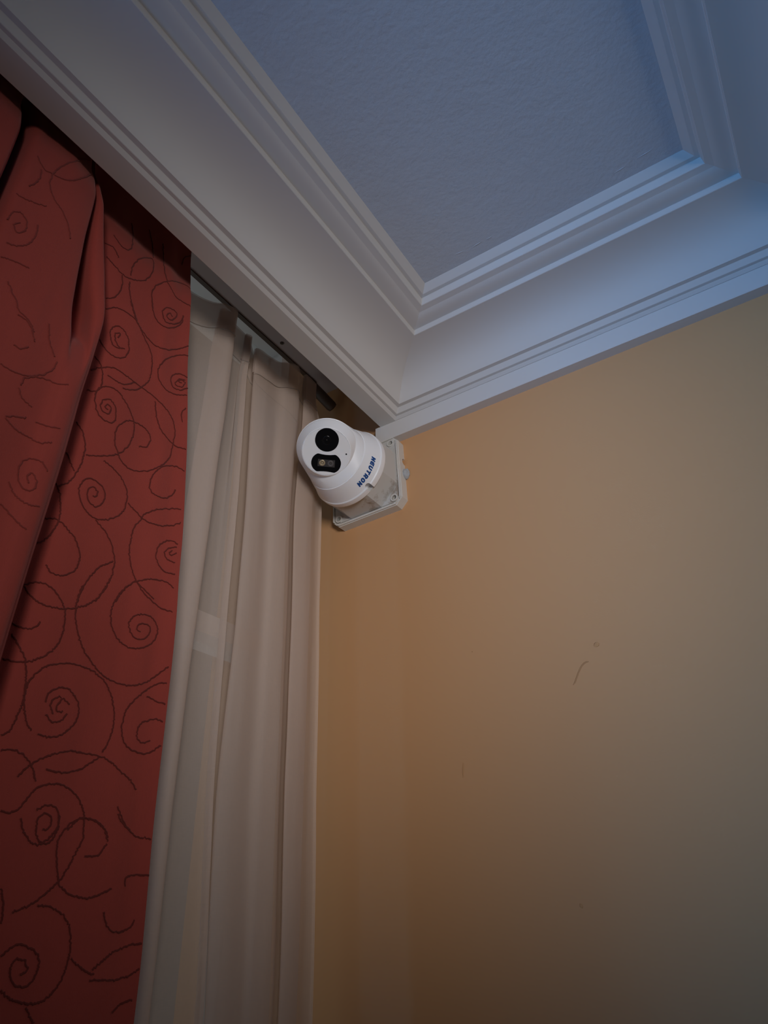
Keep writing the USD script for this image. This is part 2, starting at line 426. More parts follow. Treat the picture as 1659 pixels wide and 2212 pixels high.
#EMBROIDERY
# Embroidered scrolls: each line is one run of thread, given in the cloth's own grid (row,column in hundredths).
EMB = """
3007,25629 2984,25571 2961,25514 2957,25450 3013,25306 3077,25222 3105,25271 3123,25378 3120,25498 3083,25633 3025,25782 2970,25900 2902,25995 2852,25986 2839,25921 2833,25822 2833,25704 2842,25583 2858,25454 2881,25314 2906,25187 2934,25084 2968,25006 3009,24945 3052,24908 3092,24901 3124,24920 3158,24959 3190,25015 3216,25086 3231,25164 3233,25255 3225,25363 3207,25484 3183,25610 3155,25731 3120,25858 3075,25997 3028,26133 2983,26251 2945,26342 2902,26410 2862,26445 2821,26468 2780,26498
2780,26498 2821,26484 2861,26478 2901,26468 2941,26445 2980,26400 3022,26327 3066,26231 3112,26117 3158,25991 3200,25861 3233,25750 3266,25631 3297,25507 3324,25382 3344,25261 3357,25145 3362,25040 3362,24925 3358,24811 3351,24707 3342,24617 3331,24544 3317,24483 3300,24436 3279,24395 3254,24364 3227,24337 3199,24313 3172,24295 3145,24282 3111,24270 3077,24267 3042,24268 3008,24270 2973,24271
3817,22832 3791,22882 3764,22931 3739,22978 3715,23025 3695,23071 3678,23118 3666,23159 3656,23201 3647,23242 3640,23285 3635,23327 3631,23369 3629,23410 3627,23448 3627,23485 3628,23521 3629,23554 3633,23586 3636,23618 3640,23650 3645,23680 3653,23710 3662,23738 3674,23766 3685,23787 3699,23808 3714,23828 3731,23847 3750,23865 3769,23884 3788,23902 3807,23921 3826,23940 3844,23961 3861,23981 3878,24003 3893,24028 3908,24053 3923,24079 3938,24105 3955,24131 3971,24156 3989,24180 4008,24201 4029,24222 4051,24239 4076,24252 4101,24263 4128,24271 4157,24278 4185,24282 4215,24284 4244,24286 4273,24286 4302,24284 4330,24283 4357,24281 4393,24277 4428,24272 4463,24265 4497,24257 4531,24246 4565,24232 4598,24215 4631,24194 4665,24169 4701,24140 4736,24107 4771,24074 4806,24041 4839,24008 4870,23976 4898,23946 4932,23906 4964,23865 4992,23825 5017,23785 5039,23748 5057,23714 5077,23669 5089,23627 5097,23587 5106,23547
3338,23586 3363,23597 3389,23607 3415,23617 3441,23628 3467,23638 3492,23648 3515,23659 3537,23670 3563,23684 3588,23697 3611,23710 3633,23725 3653,23743 3674,23766 3689,23786 3704,23808 3718,23832 3732,23858 3746,23885 3758,23914 3770,23946 3781,23979 3791,24010 3802,24044 3812,24079 3822,24117 3831,24158 3839,24201 3847,24250 3851,24300 3854,24362 3854,24442 3853,24541 3850,24664 3846,24811 3840,24970 3830,25119 3814,25249 3794,25371 3770,25502 3745,25621 3720,25735 3693,25847 3665,25960 3636,26078 3604,26204 3581,26296 3556,26390 3529,26486 3502,26585 3474,26682 3447,26779 3418,26878 3389,26978
4227,23168 4186,23200 4143,23235 4119,23246 4123,23210 4142,23154 4171,23112 4198,23100 4232,23097 4268,23102 4300,23114 4323,23132 4347,23156 4369,23183 4386,23212 4395,23240 4391,23285 4372,23330 4353,23377
4228,23490 4197,23488 4166,23490 4135,23487 4105,23473 4088,23458 4071,23438 4053,23416 4037,23391 4023,23364 4012,23336 4005,23309 4000,23260 4003,23209 4013,23160 4028,23116 4052,23076 4083,23039 4118,23008 4154,22984 4183,22971 4213,22963 4244,22960 4274,22962 4302,22968 4330,22981 4358,23000 4385,23021 4408,23046 4423,23074 4430,23111 4425,23154 4416,23198 4408,23242
4457,22663 4473,22695 4490,22724 4507,22754 4523,22786 4538,22819 4553,22853 4567,22889 4581,22925 4593,22960 4604,22997 4611,23032 4616,23069 4619,23107 4619,23145 4616,23184 4611,23220 4603,23254 4584,23302 4560,23348 4531,23388 4501,23420 4468,23448 4431,23469 4394,23484 4359,23497 4325,23501 4293,23497 4261,23493 4228,23490
3596,26980 3614,26870 3631,26762 3647,26655 3665,26549 3684,26442 3706,26336 3731,26230 3761,26110 3796,25989 3835,25866 3875,25747 3915,25632 3955,25522 3992,25422 4035,25313 4076,25214 4114,25120 4149,25029 4183,24943 4214,24867 4251,24791 4288,24735 4324,24698 4359,24684 4391,24686 4420,24712 4446,24760 4471,24829 4494,24917 4515,25017 4529,25094 4542,25167 4554,25243 4564,25320 4573,25401 4578,25484 4579,25570 4578,25674 4573,25782 4566,25893 4558,26007 4547,26125 4535,26244 4522,26347 4507,26454 4489,26564 4470,26677 4449,26794 4428,26912
4254,26566 4254,26425 4249,26337 4219,26399 4192,26522 4187,26623 4189,26739 4200,26808 4231,26801 4272,26743 4307,26659 4330,26544 4345,26405 4352,26287 4344,26151 4315,26102 4277,26174 4230,26301 4192,26431 4172,26551 4159,26677 4145,26809
4070,26979 4071,26860 4071,26747 4073,26637 4079,26530 4093,26415 4113,26290 4137,26166 4164,26054 4190,25965 4233,25872 4275,25828 4315,25816 4346,25823 4378,25848 4405,25892 4423,25958 4429,26030 4431,26119 4429,26219 4422,26323 4411,26425 4394,26528 4369,26638 4340,26753 4308,26873 4278,26994
5088,22688 5065,22726 5041,22761 5017,22796 4995,22830 4973,22866 4952,22906 4937,22936 4920,22968 4904,23002 4888,23037 4872,23072 4859,23109 4847,23147 4838,23186 4833,23222 4830,23259 4830,23297 4830,23337 4833,23377 4835,23417 4838,23456 4841,23494 4841,23531 4841,23567 4842,23603 4842,23639 4841,23675 4841,23711 4841,23746 4841,23780 4840,23813 4839,23846 4837,23892 4836,23935 4836,23976 4836,24016 4836,24058 4836,24101 4837,24149 4837,24196 4838,24248 4840,24302 4844,24367 4849,24444 4853,24515 4858,24602 4865,24704 4873,24816 4882,24928 4892,25032 4901,25124 4910,25203 4920,25282 4928,25358 4937,25430 4946,25500 4956,25566 4967,25629 4980,25690 4993,25749 5008,25808 5023,25865 5040,25919 5057,25969 5077,26013 5098,26051 5120,26083 5143,26111 5168,26133 5194,26151 5222,26163 5253,26169 5287,26170 5313,26166 5342,26157 5373,26145 5405,26130 5438,26113 5471,26094 5504,26073 5536,26053 5566,26033 5594,26014 5631,25990 5666,25969 5699,25949 5732,25925 5764,25894 5797,25852 5831,25796 5863,25733 5896,25660 5930,25579 5964,25494 5997,25407 6029,25326 6058,25250 6085,25177 6110,25106 6134,25033 6157,24957 6179,24881 6201,24806 6221,24733 6240,24664 6258,24598 6273,24544 6287,24489 6301,24438 6314,24388 6325,24341 6336,24297 6347,24256 6355,24218 6362,24184 6369,24144 6372,24107 6373,24072 6372,24039 6369,24008 6365,23979 6359,23952 6351,23927 6340,23904 6328,23883 6313,23863 6297,23845 6280,23826 6262,23807 6245,23790 6227,23773 6208,23756 6189,23739 6168,23724 6147,23709 6125,23696 6103,23685 6078,23675 6051,23666 6024,23659 5997,23653 5970,23650 5944,23647 5919,23647 5886,23649 5855,23654 5825,23663 5795,23676 5764,23693 5737,23711 5708,23732 5679,23757 5651,23784 5625,23812 5604,23841 5583,23875 5567,23912 5555,23951 5545,23993 5537,24039 5531,24076 5526,24117 5523,24161 5521,24206 5522,24254 5526,24298 5532,24345 5542,24388 5555,24435 5570,24479 5587,24522 5607,24557 5628,24584 5650,24599 5684,24604 5723,24591 5763,24564 5799,24529 5829,24488 5851,24440 5867,24384 5880,24327 5894,24272 5909,24223
4811,22666 4822,22709 4834,22749 4847,22787 4862,22823 4881,22855 4903,22885 4923,22906 4947,22926 4972,22945 4999,22963 5027,22981 5054,22996 5082,23010 5108,23021 5133,23030 5168,23040 5203,23046 5237,23048 5270,23047 5299,23043 5326,23036 5361,23018 5390,22991 5414,22959 5434,22925 5447,22887 5454,22843 5460,22797 5468,22748
5029,23112 5032,23149 5035,23187 5038,23225 5041,23264 5044,23303 5046,23343 5047,23382 5047,23419 5045,23454 5041,23489 5033,23522 5020,23560 5003,23596 4982,23631 4958,23665 4933,23699 4906,23734 4879,23768 4853,23804 4827,23842
5639,23349 5628,23311 5612,23285 5575,23288 5546,23312 5548,23345 5561,23388 5582,23416 5618,23426 5661,23423 5694,23407 5710,23370 5715,23318 5711,23272 5702,23234 5684,23200 5654,23180 5628,23176 5594,23176 5557,23180 5523,23189 5497,23203 5471,23228 5451,23262 5440,23300 5438,23341 5442,23367 5451,23395 5462,23424 5477,23452 5494,23478 5514,23501 5535,23519 5558,23531 5584,23542 5614,23552 5645,23559 5676,23564 5705,23567 5732,23566 5753,23562 5788,23544 5815,23513 5833,23473 5843,23429 5845,23402 5844,23370 5841,23335 5835,23301 5826,23266 5816,23234 5805,23205 5788,23176 5769,23148 5748,23122 5724,23097 5699,23075 5673,23055 5648,23039 5622,23025 5593,23012 5565,23000 5536,22991 5509,22984 5483,22979 5449,22978 5417,22981 5386,22990 5357,23003 5331,23021 5308,23045 5287,23076 5268,23111 5252,23150 5239,23191 5229,23228 5220,23268 5213,23310 5210,23354 5209,23398 5214,23440 5220,23468 5228,23497 5238,23525 5250,23552 5262,23580 5275,23608 5288,23634 5301,23659 5313,23683 5327,23708 5341,23732 5355,23755 5370,23777 5385,23799 5400,23820 5416,23840 5432,23860 5450,23882 5467,23904 5485,23925 5504,23945 5525,23963 5548,23979 5574,23992 5597,24001 5622,24009 5648,24016 5676,24021 5704,24025 5733,24027 5762,24029 5791,24028 5819,24025 5850,24021 5881,24014 5913,24006 5944,23996 5975,23985 6006,23972 6037,23957 6067,23940 6097,23922 6126,23902 6155,23881 6183,23858 6211,23835 6238,23810 6265,23783 6291,23754 6311,23729 6330,23704 6348,23676 6366,23649 6383,23620 6399,23591 6413,23561 6427,23532 6441,23503 6454,23473 6467,23443 6479,23414 6491,23382 6502,23350 6513,23317 6523,23285 6533,23252 6543,23220 6553,23188 6563,23155
4929,24661 4956,24681 4983,24700 5010,24718 5038,24734 5065,24752 5092,24770 5119,24789 5144,24809 5169,24831 5193,24855 5221,24889 5247,24924 5273,24961 5297,25001 5320,25040 5342,25083 5362,25126 5381,25170 5401,25225 5419,25284 5434,25348 5448,25416 5460,25487 5471,25561 5481,25635 5490,25725 5498,25819 5505,25913 5511,26001 5517,26080 5522,26149 5526,26249 5524,26326 5519,26427 5515,26512 5510,26607 5505,26707 5498,26811 5491,26916
6098,22719 6112,22753 6124,22788 6138,22821 6152,22852 6167,22883 6185,22912 6206,22937 6224,22956 6244,22975 6265,22994 6288,23011 6311,23028 6334,23043 6358,23057 6383,23070 6407,23081 6431,23090 6456,23097 6481,23103 6507,23108 6532,23112 6558,23115 6584,23116 6610,23117 6635,23117 6660,23116 6685,23115 6710,23112 6735,23109 6759,23104 6784,23099 6809,23092 6833,23084 6858,23075 6883,23064 6909,23052 6936,23038 6962,23023 6988,23007 7013,22990 7038,22971 7060,22953 7081,22934 7104,22910 7121,22884 7137,22856 7152,22828 7166,22799 7180,22768 7195,22738
6654,22691 6672,22718 6691,22745 6709,22772 6728,22798 6746,22822 6764,22846 6780,22868 6802,22898 6822,22925 6842,22950 6861,22976 6880,23001
6506,23548 6510,23575 6514,23601 6516,23628 6518,23655 6521,23681 6524,23708 6527,23734 6531,23760 6537,23785 6543,23810 6551,23834 6559,23858 6569,23882 6579,23905 6590,23928 6603,23950 6615,23969 6628,23989 6643,24008 6659,24026 6675,24044 6692,24061 6710,24077 6729,24090 6747,24102 6770,24114 6793,24124 6817,24131 6842,24137 6867,24142 6893,24144 6919,24145 6945,24143 6971,24141 6998,24137 7025,24131 7053,24124 7080,24114 7106,24103 7129,24089 7151,24073 7171,24057 7191,24038 7206,24017 7218,23994 7230,23972 7241,23948 7251,23925 7261,23901 7269,23878 7277,23855 7285,23831 7291,23807 7297,23782 7302,23758 7307,23734 7310,23710 7312,23685 7313,23661 7313,23637 7312,23612 7310,23587 7307,23560 7304,23534 7299,23508 7294,23481 7288,23455 7282,23430 7275,23408 7267,23385 7258,23363 7249,23341 7239,23320 7228,23300 7218,23281 7207,23264 7196,23250 7181,23238 7158,23222 7136,23211 7114,23206 7093,23204 7069,23206 7045,23211 7020,23219 6994,23233 6969,23250 6945,23269 6924,23291 6907,23315 6892,23345 6882,23379 6876,23415 6874,23451 6875,23488 6879,23515 6884,23543 6891,23572 6900,23601 6910,23627 6921,23651 6932,23670 6951,23690 6971,23706 6994,23716 7018,23723 7044,23726 7068,23726 7095,23724 7120,23719 7144,23712 7165,23703 7183,23692 7203,23671 7214,23645 7222,23616 7226,23586 7225,23563 7223,23538 7219,23513 7213,23487 7206,23462 7197,23442 7181,23427 7161,23414 7139,23404 7117,23396 7095,23392 7074,23392 7037,23407 7006,23434 6988,23466 6987,23495 6994,23527 7007,23556 7022,23576 7051,23587 7086,23585 7111,23577 7118,23548 7116,23511
7165,22654 7181,22680 7196,22706 7207,22730 7217,22754 7226,22777 7236,22800 7247,22820 7259,22839 7269,22854 7279,22868 7290,22883 7300,22896 7312,22909 7323,22921 7334,22932 7346,22942 7357,22951 7368,22958 7380,22965 7392,22971 7404,22976 7416,22980 7428,22982 7440,22983 7452,22982 7465,22980 7477,22975 7488,22970 7500,22963 7511,22956 7523,22947 7535,22937 7547,22926 7558,22915 7569,22903 7580,22889 7590,22875 7600,22860 7610,22840 7620,22818 7629,22794 7638,22766 7646,22738 7654,22710 7662,22680 7671,22649
7471,22637 7467,22681 7463,22722 7459,22762 7455,22801 7452,22838 7449,22875 7448,22912 7448,22948 7449,22981 7452,23013 7455,23046 7459,23078 7464,23110 7470,23140 7475,23171 7481,23200 7486,23228 7492,23256 7499,23283 7505,23310 7512,23336 7519,23362 7527,23386 7534,23409 7542,23429 7549,23449 7558,23469 7567,23487 7576,23504 7585,23519 7595,23532 7605,23543 7615,23554 7626,23562 7636,23570 7648,23576 7660,23581 7672,23585 7684,23587 7696,23588 7707,23586 7718,23582 7731,23575 7743,23564 7754,23550 7766,23535 7776,23519 7786,23502 7795,23483 7805,23460 7814,23435 7822,23409 7828,23382 7833,23354 7836,23325 7838,23294 7839,23260 7838,23226 7837,23191 7834,23158 7831,23129 7825,23099 7818,23072 7810,23047 7802,23023 7794,22998
7324,23667 7329,23689 7334,23710 7339,23731 7344,23752 7350,23773 7355,23794 7361,23814 7367,23834 7374,23853 7381,23871 7388,23887 7395,23904 7403,23921 7411,23937 7419,23953 7427,23968 7436,23983 7445,23997 7454,24010 7463,24023 7472,24036 7482,24048 7492,24060 7502,24070 7512,24080 7523,24089 7534,24097 7545,24105 7557,24111 7568,24116 7579,24120 7591,24123 7603,24125 7616,24127 7628,24127 7640,24127 7652,24127 7664,24126 7676,24124 7687,24122 7700,24117 7712,24111 7724,24105 7735,24097 7747,24089 7759,24081 7771,24071 7783,24062 7795,24053 7806,24046 7817,24037 7828,24028 7839,24020 7851,24011 7862,24002 7873,23993 7885,23984 7896,23975 7908,23967 7919,23958
7577,24094 7586,24073 7594,24052 7603,24030 7612,24009 7620,23988 7628,23969 7637,23950 7646,23931 7655,23914 7664,23898 7674,23883 7684,23869 7695,23856 7706,23844 7718,23833 7730,23823 7742,23813 7753,23803 7765,23795 7776,23787 7787,23780 7797,23773 7810,23764 7822,23757 7834,23750 7846,23744 7858,23739 7869,23734 7880,23730 7890,23726 7900,23723 7915,23718 7928,23717 7940,23716 7952,23716 7964,23715
5903,26882 5904,26781 5902,26684 5899,26591 5897,26499 5896,26405 5899,26307 5907,26203 5917,26105 5930,25999 5947,25883 5967,25762 5989,25640 6012,25523 6036,25419 6058,25333 6084,25251 6110,25180 6136,25117 6164,25059 6192,25006 6221,24959 6250,24917 6281,24879 6314,24846 6348,24818 6382,24795 6415,24779 6445,24770 6471,24768 6503,24775 6531,24792 6554,24823 6573,24868 6588,24930 6594,24982 6599,25047 6602,25122 6601,25204 6598,25294 6592,25392 6584,25490 6575,25581 6555,25719 6528,25854 6499,25974 6470,26075 6444,26158 6413,26236 6380,26292 6348,26339 6316,26390
6945,24174 6956,24201 6967,24232 6977,24263 6988,24294 6999,24330 7010,24368 7020,24402 7031,24440 7042,24479 7053,24521 7063,24566 7072,24615 7078,24667 7083,24717 7086,24770 7089,24828 7090,24889 7091,24954 7090,25021 7089,25090 7086,25160 7082,25233 7076,25310 7070,25396 7062,25490 7052,25592 7041,25702 7027,25818 7012,25936 6998,26029 6983,26120 6967,26209 6950,26299 6933,26389 6916,26478 6898,26567 6881,26656 6864,26744 6848,26831
7088,24569 7063,24608 7039,24649 7014,24690 6990,24736 6965,24787 6941,24850 6923,24903 6904,24961 6886,25021 6868,25087 6848,25160 6828,25242 6806,25339 6783,25457 6769,25543 6753,25639 6737,25745 6720,25858 6704,25972 6689,26080 6676,26184 6663,26287 6651,26389 6638,26491 6627,26591 6615,26689 6604,26784
7078,24667 7104,24630 7127,24592 7150,24555 7172,24520 7195,24489 7212,24463 7226,24441 7240,24427 7254,24415 7268,24405 7283,24398 7297,24393 7312,24389 7326,24386 7340,24384 7353,24383 7365,24383 7378,24384 7390,24385 7402,24388 7415,24391 7427,24396 7440,24402 7452,24409 7463,24417 7474,24426 7486,24437 7497,24448 7508,24460 7519,24473 7530,24486 7541,24500 7551,24516 7561,24532 7571,24551 7582,24570 7592,24590 7602,24611 7612,24633 7621,24656 7630,24680 7638,24706 7646,24732 7653,24764 7660,24798 7666,24834 7671,24873 7676,24914 7681,24957 7686,25002 7691,25049 7696,25091 7701,25137 7706,25184 7711,25235 7716,25288 7721,25349 7725,25412 7729,25483 7734,25558
7285,26694 7300,26596 7315,26497 7324,26414 7320,26317 7308,26275 7296,26335 7281,26433
7237,26691 7244,26593 7252,26490 7259,26389 7267,26296 7276,26217 7291,26108 7308,26023 7325,25985 7338,26000 7352,26043 7364,26108 7373,26184 7376,26261 7377,26354 7376,26458 7375,26565 7375,26666
7210,26735 7207,26642 7203,26551 7198,26459 7196,26364 7201,26265 7207,26173 7217,26071 7230,25961 7244,25848 7259,25743 7274,25656 7287,25595 7301,25542 7316,25497 7331,25462 7345,25435 7359,25417 7372,25408 7385,25410 7398,25425 7410,25451 7421,25487 7432,25533 7441,25586 7449,25641 7456,25704 7463,25776 7469,25852 7475,25931 7480,26010 7483,26087 7484,26167 7484,26253 7482,26346 7479,26443 7476,26541 7473,26636 7472,26729
7590,26717 7584,26642 7578,26572 7571,26501 7566,26422 7562,26333 7561,26230 7561,26154 7561,26071 7562,25979 7565,25877 7568,25767 7571,25654 7576,25545 7581,25445 7586,25356 7591,25283 7596,25215 7602,25151 7608,25088 7614,25027 7620,24970 7627,24916 7633,24866 7640,24820 7647,24777 7655,24733 7664,24691 7673,24651 7683,24613 7693,24576 7703,24542 7714,24510 7724,24482 7735,24456 7748,24428 7762,24404 7777,24385 7791,24370 7804,24356 7815,24344 7826,24332 7842,24312 7854,24301 7865,24290
5005,26652 4975,26635 4945,26613 4915,26594 4885,26585 4854,26595 4816,26639 4778,26708 4740,26789 4701,26866
6346,14116 6348,14146 6350,14175 6352,14204 6354,14234 6356,14264 6356,14297 6355,14333 6352,14372 6349,14404 6345,14438 6340,14474 6334,14512 6328,14549 6321,14587 6314,14625 6305,14662 6296,14699 6286,14734 6276,14767 6263,14806 6248,14845 6233,14882 6217,14918 6200,14955 6183,14990 6165,15027 6147,15063 6129,15097 6108,15139 6086,15180 6064,15223 6042,15266 6020,15307 5998,15350 5975,15390 5954,15429 5925,15471 5897,15501 5868,15527 5839,15548 5810,15569 5781,15596
6470,14689 6444,14693 6418,14695 6391,14698 6365,14707 6340,14727 6321,14750 6302,14778 6283,14811 6265,14848 6246,14887 6229,14928 6213,14970 6200,15009 6188,15052 6176,15097 6164,15148 6154,15199 6145,15256 6137,15314 6131,15375 6125,15462 6123,15557 6123,15663 6124,15785 6124,15926 6121,16080 6114,16211 6104,16349 6094,16506 6083,16687 6071,16878 6058,17062 6045,17231
6519,14680 6537,14699 6555,14717 6574,14736 6592,14756 6608,14780 6621,14811 6628,14836 6634,14865 6639,14897 6643,14931 6647,14967 6651,15004 6654,15045 6658,15084 6662,15124
7030,14607 7036,14637 7043,14666 7050,14696 7056,14726 7063,14757 7070,14787 7076,14818 7081,14849 7086,14880 7090,14912 7093,14945 7094,14985 7094,15027 7092,15071 7090,15116 7088,15163 7086,15210 7083,15261 7082,15313 7082,15369 7083,15442 7086,15517 7090,15598 7095,15687 7099,15787 7101,15901 7101,16033 7098,16142 7093,16255 7085,16382 7077,16532 7068,16701 7058,16880 7047,17053 7036,17212 7025,17361
7012,14597 6998,14630 6984,14663 6970,14696 6955,14730 6941,14766 6928,14803 6916,14838 6906,14874 6895,14912 6884,14953 6874,14993 6864,15036 6853,15079
6828,15445 6824,15526 6821,15618 6820,15724 6819,15844 6819,15977 6818,16114 6816,16248 6813,16393 6811,16561 6808,16747 6804,16937 6799,17116 6792,17283 6785,17447 6777,17614 6769,17794
7316,17831 7310,17685 7302,17555 7295,17431 7287,17305 7281,17171 7275,17019 7272,16839 7271,16677 7271,16507 7271,16348 7273,16206 7276,16072 7279,15939 7282,15821 7287,15723 7292,15648 7300,15572 7310,15512 7321,15465 7333,15429 7345,15401 7357,15384 7369,15375 7379,15374 7390,15378 7401,15388 7413,15403 7424,15424 7435,15449 7445,15477 7454,15507 7462,15542 7471,15594 7480,15662 7487,15743 7494,15837 7500,15940 7504,16045 7507,16143 7509,16282 7508,16446 7505,16627 7500,16800 7493,16934 7484,17014 7474,17072 7462,17111 7449,17127 7437,17121 7426,17091 7417,17022 7407,16911 7397,16771 7389,16624 7382,16491 7379,16389 7382,16264 7390,16151 7402,16064 7412,16028 7422,16063 7432,16149 7443,16257 7454,16361
7503,15184 7509,15220 7516,15256 7523,15293 7530,15333 7538,15376 7545,15421 7552,15471 7558,15526 7565,15587 7570,15657 7575,15735 7580,15835 7585,15949 7588,16071 7591,16195 7594,16325 7596,16474 7598,16640 7599,16817 7600,16991 7600,17148 7598,17309 7596,17465 7593,17620 7589,17782 7584,17960 7578,18171
7661,15185 7665,15226 7669,15270 7674,15315 7679,15366 7684,15419 7689,15477 7694,15542 7699,15611 7704,15688 7709,15773 7714,15864 7719,15959 7724,16056 7729,16166 7733,16276 7738,16392 7742,16522 7746,16662 7750,16809 7754,16957 7758,17100 7761,17238 7764,17375 7767,17514
5970,14243 5971,14276 5973,14310 5974,14346 5973,14381 5966,14416 5953,14451 5934,14485 5912,14519 5889,14553 5867,14588
5505,14116 5505,14150 5504,14186 5502,14223 5500,14260 5500,14296 5503,14332 5509,14367 5517,14396 5528,14424 5540,14452 5554,14479 5568,14505 5583,14529 5597,14551 5611,14572 5629,14595 5649,14614 5669,14630 5689,14644 5709,14659 5729,14674
5294,14913 5317,14923 5340,14933 5363,14941 5386,14950 5408,14959 5431,14969 5453,14980 5476,14992 5497,15008 5519,15027 5536,15046 5554,15066 5571,15089 5587,15114 5604,15142 5621,15171 5637,15201 5654,15235 5671,15269 5688,15303 5705,15341 5723,15378
7974,22643 7969,22678 7963,22712 7958,22745 7952,22778 7946,22810 7941,22842 7937,22875 7933,22908 7930,22940 7928,22973 7927,23006 7926,23038 7925,23070 7926,23102 7927,23132 7928,23161 7931,23190 7934,23219 7938,23248 7943,23276 7949,23304 7954,23330 7960,23355 7967,23379 7973,23400 7979,23419 7986,23437 7993,23455 8000,23472 8008,23488 8016,23503 8023,23516 8031,23528 8039,23540 8048,23550 8056,23560 8064,23568 8073,23575 8083,23582 8094,23588 8106,23594 8115,23597 8124,23600 8134,23603 8144,23606 8155,23608 8166,23610 8177,23612 8188,23613 8198,23614 8209,23614 8219,23614 8229,23613 8238,23611 8250,23608 8262,23602 8273,23596 8283,23588 8293,23579 8303,23569 8312,23558 8322,23547 8331,23536 8340,23523 8350,23510 8359,23496 8367,23480 8375,23463 8383,23446 8391,23428 8398,23411 8405,23392 8411,23373 8416,23354 8421,23333 8426,23312 8431,23291 8435,23268 8439,23245 8443,23221 8446,23198 8450,23170 8453,23142 8456,23113 8458,23084 8460,23053 8462,23022 8464,22990 8465,22956 8465,22926 8466,22895 8465,22861 8465,22827 8464,22793 8464,22756 8463,22719 8463,22680
7982,22653 7989,22686 7996,22716 8004,22746 8011,22775 8019,22805 8025,22835 8032,22866 8037,22899 8042,22928 8046,22958 8050,22989 8053,23020 8056,23051 8059,23082 8061,23114 8063,23145 8065,23178 8066,23205 8066,23233 8066,23261 8066,23290 8066,23319 8065,23348 8064,23377 8062,23406 8060,23432 8058,23457 8056,23483 8053,23507 8049,23530 8045,23554 8041,23578 8036,23601 8031,23623 8026,23644 8020,23665 8015,23686 8010,23705 8004,23723 7999,23743 7993,23762 7987,23781 7981,23799 7974,23817 7967,23836 7960,23853 7952,23871 7944,23888 7935,23904 7926,23920 7916,23936 7906,23951 7895,23965 7884,23980 7873,23993 7862,24007 7850,24019 7839,24031 7828,24042 7816,24052 7805,24061 7794,24069 7782,24075 7770,24081 7759,24087 7747,24093 7735,24099 7724,24105 7712,24112
7841,23731 7852,23726 7862,23720 7872,23715 7884,23710 7900,23708 7909,23707 7919,23706 7929,23706 7940,23705 7952,23705 7964,23705 7976,23706 7988,23707 8000,23709 8012,23712 8023,23715 8034,23719 8044,23724 8055,23728 8065,23734 8076,23740 8087,23746 8097,23753 8108,23760 8118,23767 8129,23775 8139,23783 8149,23792 8158,23800 8167,23809 8176,23819 8185,23828 8194,23839 8203,23849 8212,23860 8221,23870 8230,23881 8238,23893 8246,23904 8254,23916 8261,23928 8269,23942 8277,23956 8285,23970 8292,23985 8299,24000 8306,24016 8312,24032 8318,24049 8324,24065 8330,24081 8336,24097 8342,24113 8349,24133 8356,24153 8362,24172 8368,24191 8374,24212 8379,24233 8384,24256 8389,24279 8394,24304 8398,24330 8401,24357 8405,24385 8408,24414 8410,24447 8413,24480 8415,24513 8417,24547 8418,24582 8420,24615 8421,24652 8422,24689 8423,24728 8423,24768 8423,24809 8422,24853 8421,24898 8419,24945 8417,24993 8414,25043 8411,25093 8407,25147 8403,25200 8399,25260 8393,25324 8387,25395 8380,25478 8373,25568 8365,25655 8357,25743 8348,25830 8340,25912 8331,25988 8322,26057 8313,26122 8304,26182 8295,26241 8287,26298 8278,26359 8270,26417 8262,26473 8253,26528 8245,26583 8237,26637 8228,26692 8220,26750 8211,26809
7647,24719 7658,24682 7668,24646 7679,24611 7690,24576 7701,24541 7713,24508 7725,24477 7738,24448 7749,24426 7761,24404 7772,24384 7784,24364 7796,24346 7808,24328 7820,24312 7832,24298 7843,24286 7855,24276 7867,24267 7878,24259 7890,24252 7902,24246 7914,24240 7925,24237 7937,24234 7948,24233 7960,24234 7971,24237 7981,24241 7992,24247 8004,24255 8015,24264 8025,24275 8036,24286 8046,24299 8056,24314 8064,24329 8073,24344 8082,24365 8091,24387 8099,24412 8106,24440 8112,24469 8118,24498 8124,24529 8129,24559 8134,24595 8140,24631 8145,24669 8149,24707 8152,24747 8155,24787 8156,24829 8156,24873 8156,24919 8154,24968 8151,25018 8147,25071 8143,25124 8138,25180 8131,25240 8124,25307 8115,25386 8105,25472 8095,25562 8084,25651 8074,25731 8062,25803 8050,25869 8038,25925 8025,25972 8012,26010 7999,26035 7987,26051 7975,26057 7963,26052 7951,26039 7939,26017 7928,25987 7918,25947 7909,25901 7901,25834 7893,25752 7887,25659 7883,25562 7880,25465 7879,25376 7879,25302 7880,25233 7883,25165 7886,25101 7889,25042 7894,24987 7899,24941 7907,24890 7917,24843 7928,24801 7939,24765 7951,24737 7962,24719 7974,24710 7986,24708 7998,24714 8010,24724 8021,24740 8032,24758 8042,24781 8052,24810 8062,24844 8070,24883 8076,24925 8080,24969 8080,25019 8078,25076 8074,25140 8068,25204 8060,25269 8052,25328 8042,25380 8030,25430 8017,25474 8004,25509 7991,25535 7981,25546 7968,25536 7957,25496 7949,25437 7945,25364 7946,25292 7949,25212 7955,25136 7961,25071 7967,25023 7980,24980 7996,24962 8008,24965 8014,25018 8017,25099
7648,24758 7657,24786 7665,24815 7674,24843 7683,24871 7692,24900 7700,24933 7708,24968 7715,25007 7721,25046 7727,25088 7733,25134 7738,25183 7743,25236 7747,25291 7751,25355 7755,25421 7759,25491 7762,25576 7766,25664 7769,25754 7773,25844 7776,25932 7779,26016 7781,26094 7783,26170 7784,26255 7785,26341 7784,26426 7784,26509 7783,26591 7783,26671 7783,26751
8237,22647 8239,22688 8242,22727 8244,22765 8246,22803 8247,22840 8248,22879 8250,22918 8250,22956 8250,22993 8248,23027 8244,23059 8239,23090 8233,23119 8226,23145 8219,23168 8211,23189 8202,23204 8193,23216 8184,23229
